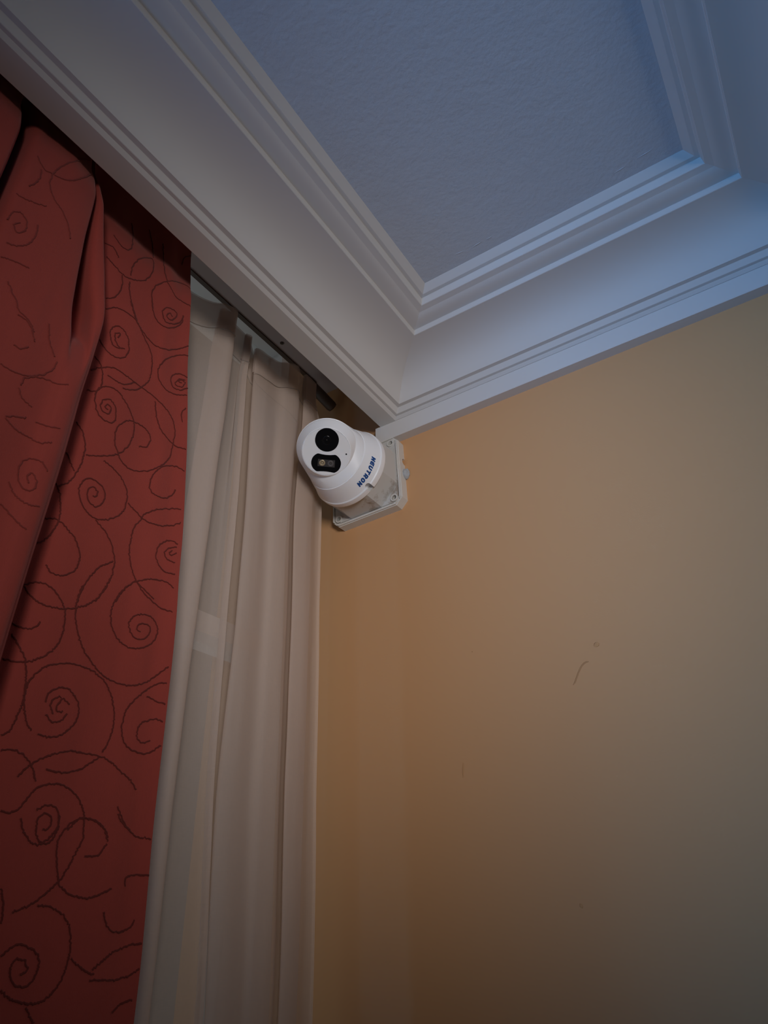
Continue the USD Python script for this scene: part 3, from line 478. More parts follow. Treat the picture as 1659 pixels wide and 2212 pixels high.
8304,22715 8311,22743 8317,22772 8324,22800 8331,22827 8338,22853 8344,22880 8352,22905 8359,22930 8365,22952 8372,22974 8378,22996 8384,23016 8391,23037 8398,23057 8405,23076 8413,23094 8422,23111 8430,23123 8437,23134 8445,23145 8453,23156 8461,23167 8469,23177 8478,23187 8487,23196 8497,23205 8507,23214 8517,23222 8527,23230 8535,23236 8543,23241 8552,23247 8561,23253 8571,23258 8580,23264 8590,23269 8600,23274 8610,23279 8619,23284 8629,23288 8638,23292 8647,23296 8655,23299 8663,23302 8671,23304 8677,23306 8691,23308 8701,23308 8709,23306 8716,23302 8724,23297 8733,23292 8744,23286 8751,23283 8759,23280 8768,23277 8777,23274 8786,23270 8795,23266 8805,23263 8814,23258 8823,23254 8832,23249 8840,23243 8847,23237 8853,23231 8862,23219 8870,23206 8876,23190 8881,23174 8886,23157 8891,23140 8896,23124 8902,23108
8566,23312 8557,23323 8548,23334 8539,23344 8530,23354 8521,23364 8512,23375 8504,23387 8496,23400 8488,23412 8481,23426 8474,23441 8467,23456 8460,23472 8454,23489 8448,23507 8442,23523 8437,23541 8431,23559 8426,23578 8421,23598 8416,23617 8412,23637 8407,23657 8403,23678 8399,23700 8396,23721 8393,23742 8391,23761 8389,23780 8387,23799 8385,23819 8384,23839 8383,23859 8382,23880 8382,23900 8381,23922 8380,23943 8380,23964 8380,23987 8381,24010 8381,24034 8382,24058 8383,24082 8385,24106 8387,24130 8390,24153 8393,24176 8397,24198 8401,24222 8405,24246 8410,24270 8416,24294 8421,24319 8427,24344 8433,24368 8440,24392 8447,24416 8455,24440 8462,24459 8469,24478 8477,24497 8485,24515 8494,24533 8502,24549 8511,24565 8520,24580 8529,24594 8538,24608 8546,24621 8555,24632 8565,24646 8575,24659 8584,24670 8594,24679 8603,24687 8613,24694 8623,24700 8635,24705 8647,24710 8656,24712 8665,24715 8675,24717 8686,24718 8697,24719 8708,24719 8719,24719 8729,24718 8740,24716 8751,24714 8761,24711 8771,24707 8781,24702 8791,24695 8802,24686 8812,24675 8822,24664 8831,24652 8840,24639 8850,24625 8859,24612 8868,24599 8878,24587 8887,24575
8566,23312 8575,23310 8584,23307 8594,23304 8603,23301 8612,23299 8622,23297 8631,23297 8641,23299 8650,23301 8659,23305 8669,23310 8678,23315 8688,23321 8697,23328 8707,23335 8716,23343 8724,23350 8733,23359 8742,23368 8750,23377 8759,23388 8767,23398 8775,23408 8782,23418 8789,23428 8796,23438 8805,23453 8813,23469 8820,23486 8827,23503 8834,23518 8841,23533
8687,23846 8693,23828 8699,23809 8701,23793 8695,23778 8685,23765 8675,23759 8667,23762 8658,23772 8649,23784 8639,23793 8628,23802 8618,23814 8613,23828 8615,23842 8620,23858 8627,23875 8635,23892 8641,23910
8721,23744 8712,23733 8703,23721 8694,23709 8684,23699 8675,23693 8665,23692 8655,23694 8644,23699 8635,23706 8627,23715 8621,23731 8617,23751 8613,23774 8610,23796
8662,23615 8653,23618 8643,23619 8634,23620 8625,23622 8616,23625 8607,23630 8599,23637 8591,23648 8584,23660 8577,23675 8570,23691 8564,23707 8559,23724 8555,23740 8552,23758 8550,23777 8549,23798 8548,23818 8548,23839 8550,23858 8553,23877 8556,23893 8561,23909 8566,23926 8573,23942 8579,23958 8586,23972 8593,23985 8599,23997 8608,24013 8616,24025 8625,24034 8635,24042 8647,24047 8655,24049 8664,24052 8673,24054 8682,24056 8692,24056 8702,24055 8712,24053 8722,24049 8732,24043 8740,24036 8749,24027 8757,24017 8766,24006 8775,23994 8783,23982 8791,23970 8798,23958 8805,23945 8812,23932 8818,23917 8825,23903 8831,23888 8836,23873 8841,23857 8845,23841 8849,23826 8852,23810 8855,23793 8857,23776 8858,23758 8858,23740 8857,23721 8856,23703 8856,23682 8855,23661 8854,23640 8854,23620
8731,23660 8737,23676 8743,23692 8750,23707 8757,23721 8762,23736 8765,23751 8766,23770 8766,23790 8764,23810 8760,23829 8754,23847 8748,23859 8740,23871 8731,23882 8721,23892 8711,23902 8702,23914
8334,26823 8337,26739 8339,26659 8341,26580 8344,26499 8350,26413 8355,26354 8360,26293 8366,26229 8373,26163 8380,26095 8388,26021 8397,25942 8406,25858 8414,25787 8422,25711 8431,25635 8440,25563 8449,25494 8459,25434 8468,25379 8478,25331 8487,25288 8496,25252 8505,25217 8514,25184 8524,25154 8533,25125 8542,25098 8552,25073 8561,25050 8571,25029 8581,25010 8591,24995 8601,24982 8612,24970 8623,24960 8634,24952 8645,24946 8656,24941 8667,24939 8677,24938 8688,24938 8698,24940 8709,24944 8719,24949 8730,24956 8741,24965 8751,24975 8761,24987 8771,25000 8780,25016 8788,25034 8796,25053 8804,25079 8811,25109 8817,25144 8823,25181 8828,25224 8832,25271 8835,25326 8838,25389 8841,25450 8843,25521 8845,25604 8846,25697 8847,25797 8848,25898 8848,25993 8847,26078 8846,26156 8843,26230 8840,26295 8835,26358 8830,26420 8824,26481 8817,26541 8810,26601 8802,26662 8795,26723 8787,26783 8780,26844 8773,26905
8458,25832 8460,25926 8463,26015 8466,26097 8469,26175 8471,26250 8474,26324 8476,26396 8478,26477 8480,26556 8481,26635 8482,26715 8484,26798 8485,26880
8613,26858 8610,26775 8607,26692 8604,26610 8602,26528 8602,26443 8604,26366 8608,26285 8613,26199 8618,26114 8625,26028 8632,25943 8639,25859 8647,25775 8655,25696 8664,25629 8673,25575 8683,25537 8693,25512 8705,25499 8716,25497 8728,25503 8738,25518 8747,25541 8757,25582 8765,25642 8772,25717 8777,25802 8779,25890 8777,25979 8773,26070 8766,26159 8759,26247 8753,26332
8980,23163 8978,23189 8975,23214 8973,23239 8970,23263 8968,23288 8967,23314 8966,23340 8967,23365 8968,23390 8969,23415 8971,23438 8974,23462 8977,23485 8980,23506 8984,23525 8989,23542 8994,23559 9000,23575 9006,23590 9013,23604 9020,23617 9028,23630 9036,23643 9043,23653 9051,23663 9058,23673 9066,23682 9075,23691 9083,23700 9092,23708 9101,23716 9109,23724 9117,23732
9106,23507 9100,23518 9093,23528 9087,23537 9080,23547 9073,23557 9067,23568 9060,23579 9053,23592 9046,23606 9041,23616 9036,23626 9031,23637 9025,23649 9020,23661 9014,23674 9009,23687 9003,23700 8998,23713 8993,23726 8987,23739 8982,23753 8978,23768 8974,23781 8969,23795 8965,23810 8961,23825 8957,23840 8952,23856 8948,23873 8944,23890 8940,23907 8936,23925 8933,23942 8929,23960 8926,23977 8923,23994 8920,24011 8917,24034 8915,24057 8913,24079 8912,24101 8911,24123 8911,24145 8910,24167 8910,24189 8910,24211 8910,24233 8910,24256 8910,24282 8909,24308 8909,24337 8909,24365 8909,24393 8909,24423 8909,24452 8910,24481 8911,24510 8912,24538 8913,24572 8916,24603 8918,24634 8921,24665 8925,24694 8928,24725 8933,24756 8937,24789 8942,24819 8946,24851 8952,24882 8957,24915 8963,24950 8968,24984 8974,25022 8980,25062 8986,25103 8991,25144 8996,25186 9002,25233 9007,25280 9013,25332 9019,25385 9025,25442 9030,25498 9035,25555 9040,25606 9049,25691 9057,25753 9065,25798 9073,25841 9081,25891
9044,23811 9044,23828 9045,23846 9046,23864 9047,23882 9048,23900 9048,23920 9049,23939 9048,23958 9048,23977 9047,23996 9045,24017 9043,24038 9041,24060 9038,24081 9035,24102 9032,24123 9029,24144 9025,24165 9021,24186 9017,24207 9012,24227 9007,24247 9001,24266 8995,24286 8989,24307 8982,24329 8977,24348 8971,24367 8964,24386 8958,24406 8951,24428 8944,24449 8937,24471 8929,24494 8922,24517 8915,24540
9291,23413 9294,23435 9297,23457 9299,23480 9299,23505 9298,23520 9296,23537 9293,23554 9289,23571 9285,23589 9280,23605 9275,23618 9269,23627 9263,23636 9257,23644 9250,23652 9242,23660 9234,23668 9227,23676 9220,23683 9213,23691 9205,23699 9198,23707 9190,23714 9182,23721 9175,23728 9168,23737 9162,23746 9156,23756 9150,23768 9145,23781 9141,23795 9137,23809 9133,23824 9130,23839 9127,23856 9124,23872 9122,23888 9120,23904 9118,23922 9117,23941 9115,23960 9115,23979 9114,23998 9115,24019 9116,24040 9117,24060 9120,24081 9123,24102 9127,24123 9131,24145 9136,24166 9141,24186 9146,24206 9152,24224 9158,24242 9164,24260 9171,24276 9178,24292 9185,24308 9192,24323 9200,24337 9207,24351 9215,24363 9223,24374 9231,24384 9239,24392 9247,24400 9255,24408 9263,24415 9271,24423 9280,24430 9288,24439
9271,23809 9265,23821 9260,23833 9254,23845 9248,23857 9244,23870 9241,23884 9238,23900 9237,23918 9236,23937 9237,23957 9238,23975 9241,23992 9245,24007 9251,24023 9257,24037 9265,24051 9274,24062 9283,24071 9290,24077 9299,24082 9308,24086 9317,24088 9326,24090 9336,24091 9345,24091 9354,24090 9362,24088 9370,24085 9378,24082 9386,24077 9394,24073 9402,24067 9409,24061 9415,24054 9421,24047 9427,24034 9433,24020 9438,24004 9441,23989 9443,23974 9443,23960 9441,23944 9437,23927 9431,23911 9423,23896 9414,23884 9408,23877 9401,23870 9393,23864 9385,23859 9377,23854 9368,23850 9360,23847 9353,23845 9343,23843 9333,23844 9324,23845 9315,23849 9307,23853 9301,23860 9294,23870 9289,23883 9286,23898 9284,23914 9284,23929 9287,23944 9291,23961 9298,23976 9305,23988 9313,23996 9320,23998 9329,23997 9338,23994 9346,23989 9354,23983 9360,23976 9364,23963 9366,23948 9367,23931 9369,23914
9362,24221 9355,24232 9349,24243 9342,24254 9335,24266 9328,24277 9321,24289 9315,24302 9309,24316 9305,24332 9300,24351 9296,24370 9292,24391 9289,24415 9287,24440 9285,24466 9285,24494 9285,24522 9286,24546 9288,24572 9290,24599 9293,24627 9297,24656 9300,24685 9305,24714 9309,24744 9314,24772 9319,24797 9324,24822 9331,24845 9338,24865 9345,24883 9353,24901 9361,24918 9368,24935 9376,24952 9383,24971
9240,25152 9248,25177 9256,25201 9264,25228 9272,25255 9279,25283 9286,25316 9293,25355 9300,25405 9307,25468 9313,25539 9318,25621 9324,25713 9330,25809
9321,23668 9329,23674 9336,23681 9344,23687 9352,23693 9360,23699 9368,23706 9375,23713 9383,23722 9390,23732 9396,23742 9403,23753 9409,23765 9416,23778 9423,23792 9429,23805 9434,23819 9439,23832 9443,23844 9446,23856 9448,23871 9449,23886 9448,23900 9447,23916 9444,23931 9441,23946 9436,23960 9431,23974 9427,23983 9422,23992 9416,24002 9410,24013 9403,24023 9396,24033 9389,24042 9382,24051 9374,24059 9367,24066 9360,24073 9353,24077 9345,24082 9337,24083 9328,24083 9320,24081 9312,24078 9304,24075 9296,24072 9287,24069 9279,24067
9405,24969 9397,24956 9388,24943 9379,24931 9370,24920 9361,24907 9353,24893 9345,24878 9337,24859 9330,24838 9323,24812 9317,24785 9311,24755 9306,24724 9301,24693 9296,24663 9292,24634 9289,24604 9286,24577 9285,24550 9284,24523 9283,24496 9283,24469 9284,24442 9285,24416 9287,24391 9290,24369 9294,24347 9298,24329 9302,24312 9307,24294 9313,24278 9319,24262 9325,24246 9332,24231 9338,24218 9345,24205 9352,24193 9359,24182 9366,24173 9373,24163 9379,24154 9385,24146 9392,24139 9399,24132 9407,24127 9415,24123 9424,24120 9435,24120 9446,24121 9452,24123 9459,24125 9466,24127 9474,24130 9482,24134 9490,24138 9499,24142 9507,24147 9516,24151 9525,24156 9534,24161 9544,24166 9553,24172 9561,24177 9570,24183 9579,24189 9587,24194 9595,24200 9602,24206 9610,24211 9616,24217 9622,24222 9628,24227 9640,24239 9650,24251 9658,24263 9664,24275 9669,24287 9674,24301 9678,24317 9682,24335 9687,24356 9691,24373 9694,24392 9698,24414 9701,24437 9704,24461 9707,24486 9709,24512 9711,24538 9713,24565 9715,24590 9716,24616 9716,24642 9716,24671 9715,24700 9714,24730 9712,24760 9709,24789 9707,24819 9704,24848 9701,24877 9698,24906 9695,24934 9691,24968 9687,25000 9683,25033 9679,25065 9675,25096 9671,25131 9667,25166 9662,25205
9285,24437 9294,24441 9303,24444 9312,24448 9321,24452 9330,24456 9339,24460 9348,24464 9356,24467 9365,24470 9373,24472 9380,24474 9387,24474 9394,24474 9404,24471 9412,24466 9419,24458 9426,24449 9432,24439 9440,24429 9449,24419 9456,24413 9463,24406 9470,24399 9478,24393 9486,24386 9494,24379 9502,24372 9510,24365 9519,24358 9527,24350 9534,24342 9541,24335 9549,24327 9556,24320 9563,24313 9570,24305 9577,24297 9584,24290 9591,24282 9598,24274 9604,24266 9611,24257 9618,24247 9623,24238 9629,24229 9635,24219 9641,24208 9646,24198 9652,24187 9657,24177 9663,24166 9668,24155 9673,24144 9678,24133 9684,24122 9689,24111 9694,24100 9698,24089 9703,24079 9708,24068 9713,24057 9717,24046 9722,24035 9727,24024 9731,24013 9735,24002 9739,23990 9743,23979 9747,23967 9751,23956 9754,23945 9757,23933 9760,23921 9763,23909 9766,23897 9769,23885 9772,23873 9775,23861 9778,23848 9781,23836 9783,23824 9786,23812 9789,23801
9494,24538 9494,24564 9493,24591 9493,24620 9493,24650 9493,24679 9492,24708 9491,24738 9488,24765 9485,24790 9480,24813 9474,24834 9467,24852 9459,24869 9450,24885 9442,24901 9433,24917 9425,24934 9417,24952
9752,24029 9753,24046 9754,24064 9755,24082 9755,24100 9756,24118 9757,24137 9759,24156 9760,24174 9763,24193 9766,24213 9769,24230 9773,24248 9777,24266 9781,24284 9786,24302 9791,24321 9796,24339 9801,24357 9807,24374 9813,24390 9819,24405 9825,24419 9831,24432 9838,24443 9844,24454 9851,24463 9859,24472 9866,24480 9873,24487 9881,24493 9889,24499 9897,24505 9905,24510 9913,24515 9919,24519 9927,24523 9934,24526 9941,24529 9949,24532 9956,24534 9964,24536 9972,24537 9979,24538 9987,24538 9994,24538 10002,24538 10009,24537 10017,24535 10024,24533 10031,24531 10037,24528 10044,24526 10051,24523 10058,24519 10065,24515 10072,24511 10079,24507 10085,24502 10092,24496 10098,24491 10104,24485 10111,24479 10116,24472 10122,24465 10128,24458 10134,24450 10140,24441 10146,24433 10151,24423 10157,24414 10162,24404 10167,24395 10172,24385 10177,24375 10181,24365 10185,24355 10189,24344 10192,24334 10196,24320 10200,24305 10203,24291 10205,24278 10207,24264 10209,24249 10210,24235 10211,24220 10212,24204 10212,24188 10212,24172 10211,24157 10210,24142 10209,24126 10207,24109 10206,24092 10203,24076 10201,24059 10199,24042 10196,24026 10193,24010 10190,23996 10188,23982 10185,23970 10181,23955 10176,23942 10172,23929 10167,23917 10162,23906 10157,23895 10152,23884 10147,23873 10142,23862 10137,23851
9990,23787 9985,23796 9981,23804 9976,23812 9971,23819 9967,23827 9962,23835 9958,23843 9954,23852 9951,23860 9948,23870 9945,23881 9942,23893 9940,23905 9939,23918 9938,23931 9938,23944 9939,23958 9941,23974 9943,23986 9946,23999 9950,24014 9954,24031 9959,24047 9963,24063 9969,24079 9974,24094 9979,24109 9985,24122 9990,24133 9996,24143 10003,24152 10010,24159 10017,24165 10024,24169 10032,24172 10039,24173 10047,24173 10054,24172 10060,24171 10066,24169 10072,24166 10079,24162 10086,24158 10092,24153 10099,24147 10105,24141 10110,24134 10115,24127 10119,24119 10123,24111 10126,24099 10129,24085 10131,24070 10132,24054 10132,24038 10131,24021 10130,24006 10128,23992 10126,23980 10122,23968 10116,23956 10110,23944 10102,23933 10095,23924 10087,23916 10079,23909 10071,23904 10064,23901 10057,23899 10049,23898 10041,23898 10034,23899 10027,23901 10020,23904 10015,23909 10011,23914 10007,23924 10005,23939 10005,23955 10007,23973 10010,23989 10013,24004 10018,24015 10024,24027 10032,24039 10040,24049 10047,24057 10054,24062 10059,24063 10064,24057 10068,24044 10070,24027 10072,24009 10074,23994
10017,24564 10022,24583 10028,24603 10033,24625 10039,24646 10045,24668 10050,24690 10056,24712 10061,24735 10066,24757 10071,24778 10075,24798 10079,24818 10084,24849 10088,24877 10091,24904 10093,24930 10096,24956 10098,24983 10101,25012
10128,24931 10128,24962 10129,24993 10130,25028 10131,25064 10132,25100 10133,25142 10134,25184 10135,25229 10135,25277 10136,25330 10137,25386 10137,25449 10137,25517 10137,25600 10137,25696 10136,25797 10136,25895 10135,25983 10134,26059 10133,26128 10132,26193 10130,26254 10129,26314 10127,26372 10125,26427 10122,26495 10119,26558 10115,26616 10111,26671 10107,26724 10103,26776 10098,26830 10094,26885 10090,26943
10081,24963 10076,24983 10072,25004 10067,25027 10062,25051 10056,25074 10051,25097 10046,25123 10041,25150 10036,25176 10031,25203 10026,25234 10022,25266 10017,25298 10013,25337 10009,25378 10005,25430 10001,25488 9997,25555 9994,25630 9990,25713 9987,25801 9984,25887 9981,25967 9979,26039 9976,26105 9974,26164 9971,26222 9969,26278 9967,26350 9965,26420 9963,26489 9962,26556 9961,26623 9961,26688 9960,26751 9959,26815 9958,26879 9957,26945
9649,25864 9639,25858 9628,25842 9618,25831 9608,25837 9600,25874 9595,25929 9591,25997 9588,26072 9586,26154 9584,26244 9582,26342 9581,26405 9581,26471 9581,26541 9581,26613 9581,26687 9582,26763 9582,26840 9583,26917 9583,26994
9787,25066 9796,25079 9804,25091 9813,25103 9823,25115 9832,25128 9840,25141 9848,25155 9856,25171 9863,25188 9869,25208 9876,25245 9882,25285 9887,25338 9891,25397 9893,25469 9895,25551 9896,25642 9895,25733 9894,25833 9891,25932 9888,26022 9884,26101 9880,26169 9876,26230 9872,26283 9866,26341 9861,26386 9854,26424 9848,26459 9842,26493 9836,26531
9197,25115 9206,25139 9214,25164 9223,25188 9231,25213 9240,25241 9249,25268 9257,25296 9265,25328 9273,25361 9281,25395 9288,25435 9295,25477 9303,25531 9310,25587 9318,25650 9325,25716 9331,25789 9337,25863 9343,25937 9348,26012 9353,26082 9357,26154 9360,26216 9362,26282 9364,26351 9366,26423 9367,26496 9368,26571 9369,26646 9369,26720 9370,26794 9371,26867 9372,26940
10301,25899 10297,25953 10292,26006 10286,26051 10281,26097 10276,26138 10271,26180 10267,26223 10263,26267 10259,26313 10256,26374 10253,26437 10251,26503 10250,26570 10249,26638 10247,26706 10246,26774
10226,24119 10232,24128 10239,24138 10245,24147 10251,24157 10257,24166 10264,24176 10270,24185 10276,24195 10283,24204 10289,24214 10295,24224 10301,24233
9674,23634 9682,23641 9689,23647 9696,23654 9703,23661 9710,23668 9717,23674 9724,23681 9732,23687 9740,23692 9748,23697 9754,23700 9761,23703 9768,23705 9775,23707 9782,23709 9789,23710 9796,23712 9803,23713 9810,23715 9817,23716 9825,23718 9832,23719 9839,23721
2506,22864 2500,22912 2491,22959 2481,23007 2476,23050 2475,23091 2481,23126 2494,23151 2512,23173 2535,23191 2559,23208 2585,23225 2609,23242 2631,23260
2167,23157 2189,23180 2210,23203 2230,23229 2251,23255 2270,23281 2288,23307 2302,23334 2312,23363 2318,23390 2321,23416 2316,23466 2302,23515 2276,23561 2239,23602 2188,23637 2142,23660 2086,23682 2015,23707 1933,23732 1846,23756 1753,23778 1641,23806 1504,23841 1379,23867 1285,23880 1215,23883 1160,23880 1109,23876 1060,23872 1011,23867 960,23863
2804,23613 2760,23625 2716,23637 2671,23648 2626,23660 2581,23675 2535,23694 2480,23723 2424,23755 2367,23789 2312,23825 2256,23865 2201,23906 2139,23958 2077,24012 2014,24071 1958,24127 1892,24198 1839,24271 1813,24332 1834,24368 1875,24372 1938,24363 2014,24344 2095,24320 2169,24298 2233,24281 2287,24265 2341,24247 2393,24223 2444,24194 2494,24162 2540,24126 2583,24088 2629,24041 2671,23990 2709,23939 2743,23883 2777,23824 2799,23784 2821,23741 2844,23696 2864,23651 2882,23604 2898,23556 2909,23508 2918,23457 2922,23420 2922,23381 2921,23340 2918,23299 2911,23261 2903,23224 2893,23189 2882,23157 2872,23126 2863,23098 2853,23073 2838,23034 2825,23002 2811,22975 2798,22951 2785,22926 2772,22899
2960,23567 2991,23568 3023,23567 3055,23566 3087,23566 3118,23566 3149,23568 3179,23571 3210,23575 3237,23581 3264,23588 3290,23595 3317,23604 3344,23612 3370,23622 3396,23631 3421,23641 3445,23650 3472,23661 3498,23672 3522,23684 3546,23697 3570,23710 3593,23724 3616,23737 3640,23751
1716,24389 1629,24400 1531,24412 1430,24421 1340,24426 1264,24426 1197,24424 1141,24418 1084,24410 1040,24402 995,24392 950,24382 904,24371 858,24360 812,24348 766,24336 719,24325 673,24313 626,24302
730,24815 786,24820 845,24823 905,24825 966,24827 1028,24829 1089,24830 1152,24832 1217,24834 1293,24837 1386,24841 1489,24847 1591,24854 1675,24862 1755,24870 1825,24879 1889,24888 1950,24899 2008,24912 2061,24929 2109,24948 2151,24971 2190,24994 2221,25021 2248,25048 2294,25103 2321,25155 2340,25208 2356,25267 2376,25339 2395,25397 2414,25458 2434,25523 2452,25597 2467,25683 2476,25784 2479,25903 2477,25992 2471,26089 2464,26193 2456,26302 2449,26410 2442,26521 2436,26633 2430,26745 2425,26855 2421,26960
2947,23354 2981,23351 3014,23350 3047,23351 3079,23350 3113,23347 3148,23339 3184,23326 3224,23307 3266,23284 3310,23257 3354,23227 3395,23194 3434,23158 3469,23121 3499,23080 3526,23034 3550,22986 3573,22934 3595,22881 3618,22828
2569,24418 2530,24486 2491,24559 2451,24636 2412,24716 2374,24799 2339,24886 2307,24975 2269,25080 2232,25183 2194,25288 2147,25408 2096,25545 2031,25707 1972,25861 1915,26021 1870,26168 1838,26300 1818,26418 1805,26524 1795,26618 1787,26755 1792,26868 1802,26970
3124,24278 3092,24274 3059,24270 3026,24265 2993,24260 2960,24256 2927,24253 2894,24252 2863,24252 2833,24254 2805,24259 2752,24278 2705,24306 2660,24343 2616,24381 2569,24418
857,26311 783,26344 710,26368 639,26395 570,26434 505,26496 446,26588 391,26703 340,26829 291,26956
2722,13840 2683,13867 2644,13892 2605,13916 2565,13942 2524,13968 2482,13998 2438,14031 2394,14068 2355,14103 2314,14140 2267,14184 2217,14232 2162,14285 2104,14344 2039,14409 1971,14479 1894,14556 1814,14635 1693,14755 1527,14918 1378,15087 1271,15241 1192,15393 1137,15540 1092,15698 1048,15882
38,22745 34,22803 29,22857
2728,13888 2720,13935 2711,13983 2703,14031 2694,14079 2685,14127 2674,14174 2663,14219 2650,14263 2631,14319 2608,14372 2583,14425 2553,14478 2519,14532 2479,14588 2445,14633 2407,14680 2366,14728 2322,14779 2271,14835 2212,14896 2140,14970 2059,15055 1963,15158 1850,15292 1717,15482
2722,13840 2761,13843 2800,13844 2839,13844 2877,13846 2914,13850 2950,13860 2984,13876 3010,13893 3035,13914 3060,13938 3084,13964 3107,13992 3129,14021 3149,14051 3168,14082 3186,14113 3201,14144 3214,14177 3225,14212 3235,14248 3245,14284 3255,14322 3265,14360 3277,14398 3289,14436 3302,14469 3316,14503 3328,14537 3341,14572 3355,14606 3368,14640 3382,14672 3397,14704 3413,14734 3430,14762 3448,14788 3468,14812 3488,14835 3510,14856 3533,14875 3555,14895 3578,14914 3601,14934 3623,14954 3645,14974
2582,13111 2606,13157 2629,13202 2652,13248 2674,13303 2689,13344 2705,13389 2721,13436 2736,13483 2748,13529 2755,13575 2756,13629 2751,13683 2741,13736 2731,13789 2722,13840
2810,13445 2849,13455 2888,13469 2926,13483 2964,13494 3003,13495 3042,13484 3076,13462 3111,13431 3147,13392 3184,13347 3220,13300 3256,13251 3291,13208
3554,12821 3562,12895 3565,12967 3567,13038 3565,13110 3561,13183 3554,13259 3548,13313 3542,13369 3535,13426 3527,13482 3520,13536 3513,13588 3505,13636 3497,13680 3490,13719 3479,13771 3468,13816 3456,13857 3445,13897 3435,13936 3424,13977
4109,12907 4079,12917 4048,12924 4016,12932 3985,12942 3958,12959 3935,12985 3912,13031 3891,13087 3873,13149 3860,13214 3852,13276 3851,13330 3854,13388 3862,13443 3874,13496 3889,13539 3909,13573 3933,13599 3964,13619 3998,13634 4033,13643 4066,13645 4095,13640 4127,13621 4159,13588 4187,13545 4207,13500 4218,13454 4215,13408 4201,13350 4181,13295 4158,13249 4137,13228 4111,13245 4082,13297 4051,13358 4021,13411
4503,13211 4496,13267 4490,13322 4485,13374 4479,13424 4472,13471 4462,13518 4450,13562 4436,13603 4420,13642 4403,13683 4383,13723 4362,13760 4339,13795 4314,13826 4289,13852 4261,13874 4229,13893 4196,13909 4161,13922 4127,13932 4093,13941 4061,13947 4032,13952 3993,13954 3959,13947 3927,13936 3897,13923 3865,13913
4780,13202 4773,13258 4766,13314 4759,13366 4752,13417 4746,13465 4740,13511 4734,13554 4729,13597 4723,13636 4718,13676 4713,13714 4709,13750 4705,13787 4701,13823 4697,13858 4693,13893 4689,13927 4686,13961 4682,13996 4677,14031
5108,13669 5124,13695 5141,13722 5158,13748 5175,13775 5192,13802 5210,13828 5227,13853 5243,13878 5260,13902 5275,13924 5290,13945 5304,13965 5317,13983 5330,14000 5354,14028 5375,14046 5393,14058 5408,14069 5422,14085 5435,14111 5443,14135 5448,14163 5452,14194 5456,14229 5459,14264 5462,14300 5467,14336 5473,14369 5481,14399 5492,14429 5505,14456 5519,14481 5534,14505 5549,14528 5564,14551 5578,14574 5592,14598
"""

def thread(line, seed):
    """a flattened, slightly uneven cord lying on the cloth"""
    q = np.array([[float(v) / 100 for v in t.split(",")] for t in line.split()])
    pts, nor = [], []
    for r, c in q:
        p, n = surface_point(RED, r, c)
        pts.append(p * S + [0, 0, EYE]); nor.append(n)
    pts, nor = np.array(pts), np.array(nor)
    if nor[:, 0].mean() < 0:
        nor = -nor
    t = np.gradient(pts, axis=0)
    t /= np.maximum(np.linalg.norm(t, axis=1, keepdims=True), 1e-9)
    w = np.cross(nor, t); w /= np.maximum(np.linalg.norm(w, axis=1, keepdims=True), 1e-9)
    rng = np.random.default_rng(seed)
    k = 0.00070 * (0.8 + 0.4 * rng.random(len(pts)))[:, None]
    jit = 0.0003 * rng.standard_normal(len(pts))[:, None]
    pts = pts + w * jit
    ring = [pts + w * k + nor * 0.0001, pts + w * k * 0.5 + nor * 0.0006, pts - w * k * 0.5 + nor * 0.0006, pts - w * k + nor * 0.0001]
    v = np.stack(ring, 1).reshape(-1, 3)
    f = []
    for i in range(len(pts) - 1):
        for j in range(3):
            a = i * 4 + j
            f += [[a, a + 1, a + 5], [a, a + 5, a + 4]]
    return trimesh.Trimesh(v, f, process=False)


FOLD_COL = 9 * 21.0                                       # grid columns before this lie on the big folds
for i, line in enumerate(EMB.strip().split("\n")):
    col = np.mean([float(t.split(",")[1]) for t in line.split()]) / 100.0
    obj("embroidered_line", thread(line, i), M_STITCH if col > FOLD_COL else M_STITCH2, red, smooth=True)

# sheer curtain: (x, y) plan at several heights; overlapping pleats
def sheer_ctrl(k, f1, f2, bl, br, n3, end, dx=0.0):
    """y positions of the pleat edges as seen on the x = -0.74 plane; pleats reach forward by k"""
    def at(y, x):
        return (x, y * (-x) / 0.74)
    c = np.array([
        (-0.756, 0.36), (-0.748, 0.44), (-0.756, 0.52),
        at(f1 - 0.085, -0.752), at(f1 - 0.040, -0.738), at(f1 - 0.010, -0.727), at(f1, -0.730), at(f1 - 0.022, -0.744), at(f1 - 0.048, -0.754), at(f1 - 0.050, -0.761), at(f1 - 0.020, -0.766),
        at(f1 + 0.018, -0.768), at(f2 - 0.022, -0.760), at(f2 - 0.006, -0.749), at(f2, -0.747), at(f2 - 0.012, -0.756), at(f2 - 0.013, -0.764), at(f2 + 0.004, -0.768),
        at(0.5 * (bl + br), -0.768), at(br - 0.012, -0.764), at(br - 0.010, -0.756), at(br - 0.035, -0.752), at(0.5 * (bl + br), -0.752), at(bl + 0.012, -0.750), at(bl, -0.738), at(bl + 0.012, -0.730),
        at(bl + 0.036, -0.729), at(0.5 * (bl + br), -0.736), at(br - 0.040, -0.730), at(br - 0.012, -0.727), at(br, -0.731), at(br - 0.003, -0.748),
        at(br + 0.012, -0.762), at(n3 - 0.014, -0.762), at(n3, -0.757), at(n3 - 0.012, -0.752), at(br + 0.020, -0.752), at(br + 0.012, -0.748), at(br + 0.020, -0.743),
        at(n3 - 0.016, -0.741), at(n3, -0.744), at(n3 + 0.012, -0.750), at(end - 0.008, -0.751), at(end, -0.747)])
    y = c[:, 1]
    flat = np.stack([-0.7365 + 0.40 * (c[:, 0] + 0.7400), y], 1)    # the header is stitched flat: the layers stay, the depth goes
    return k * c + (1 - k) * flat + [dx, 0]


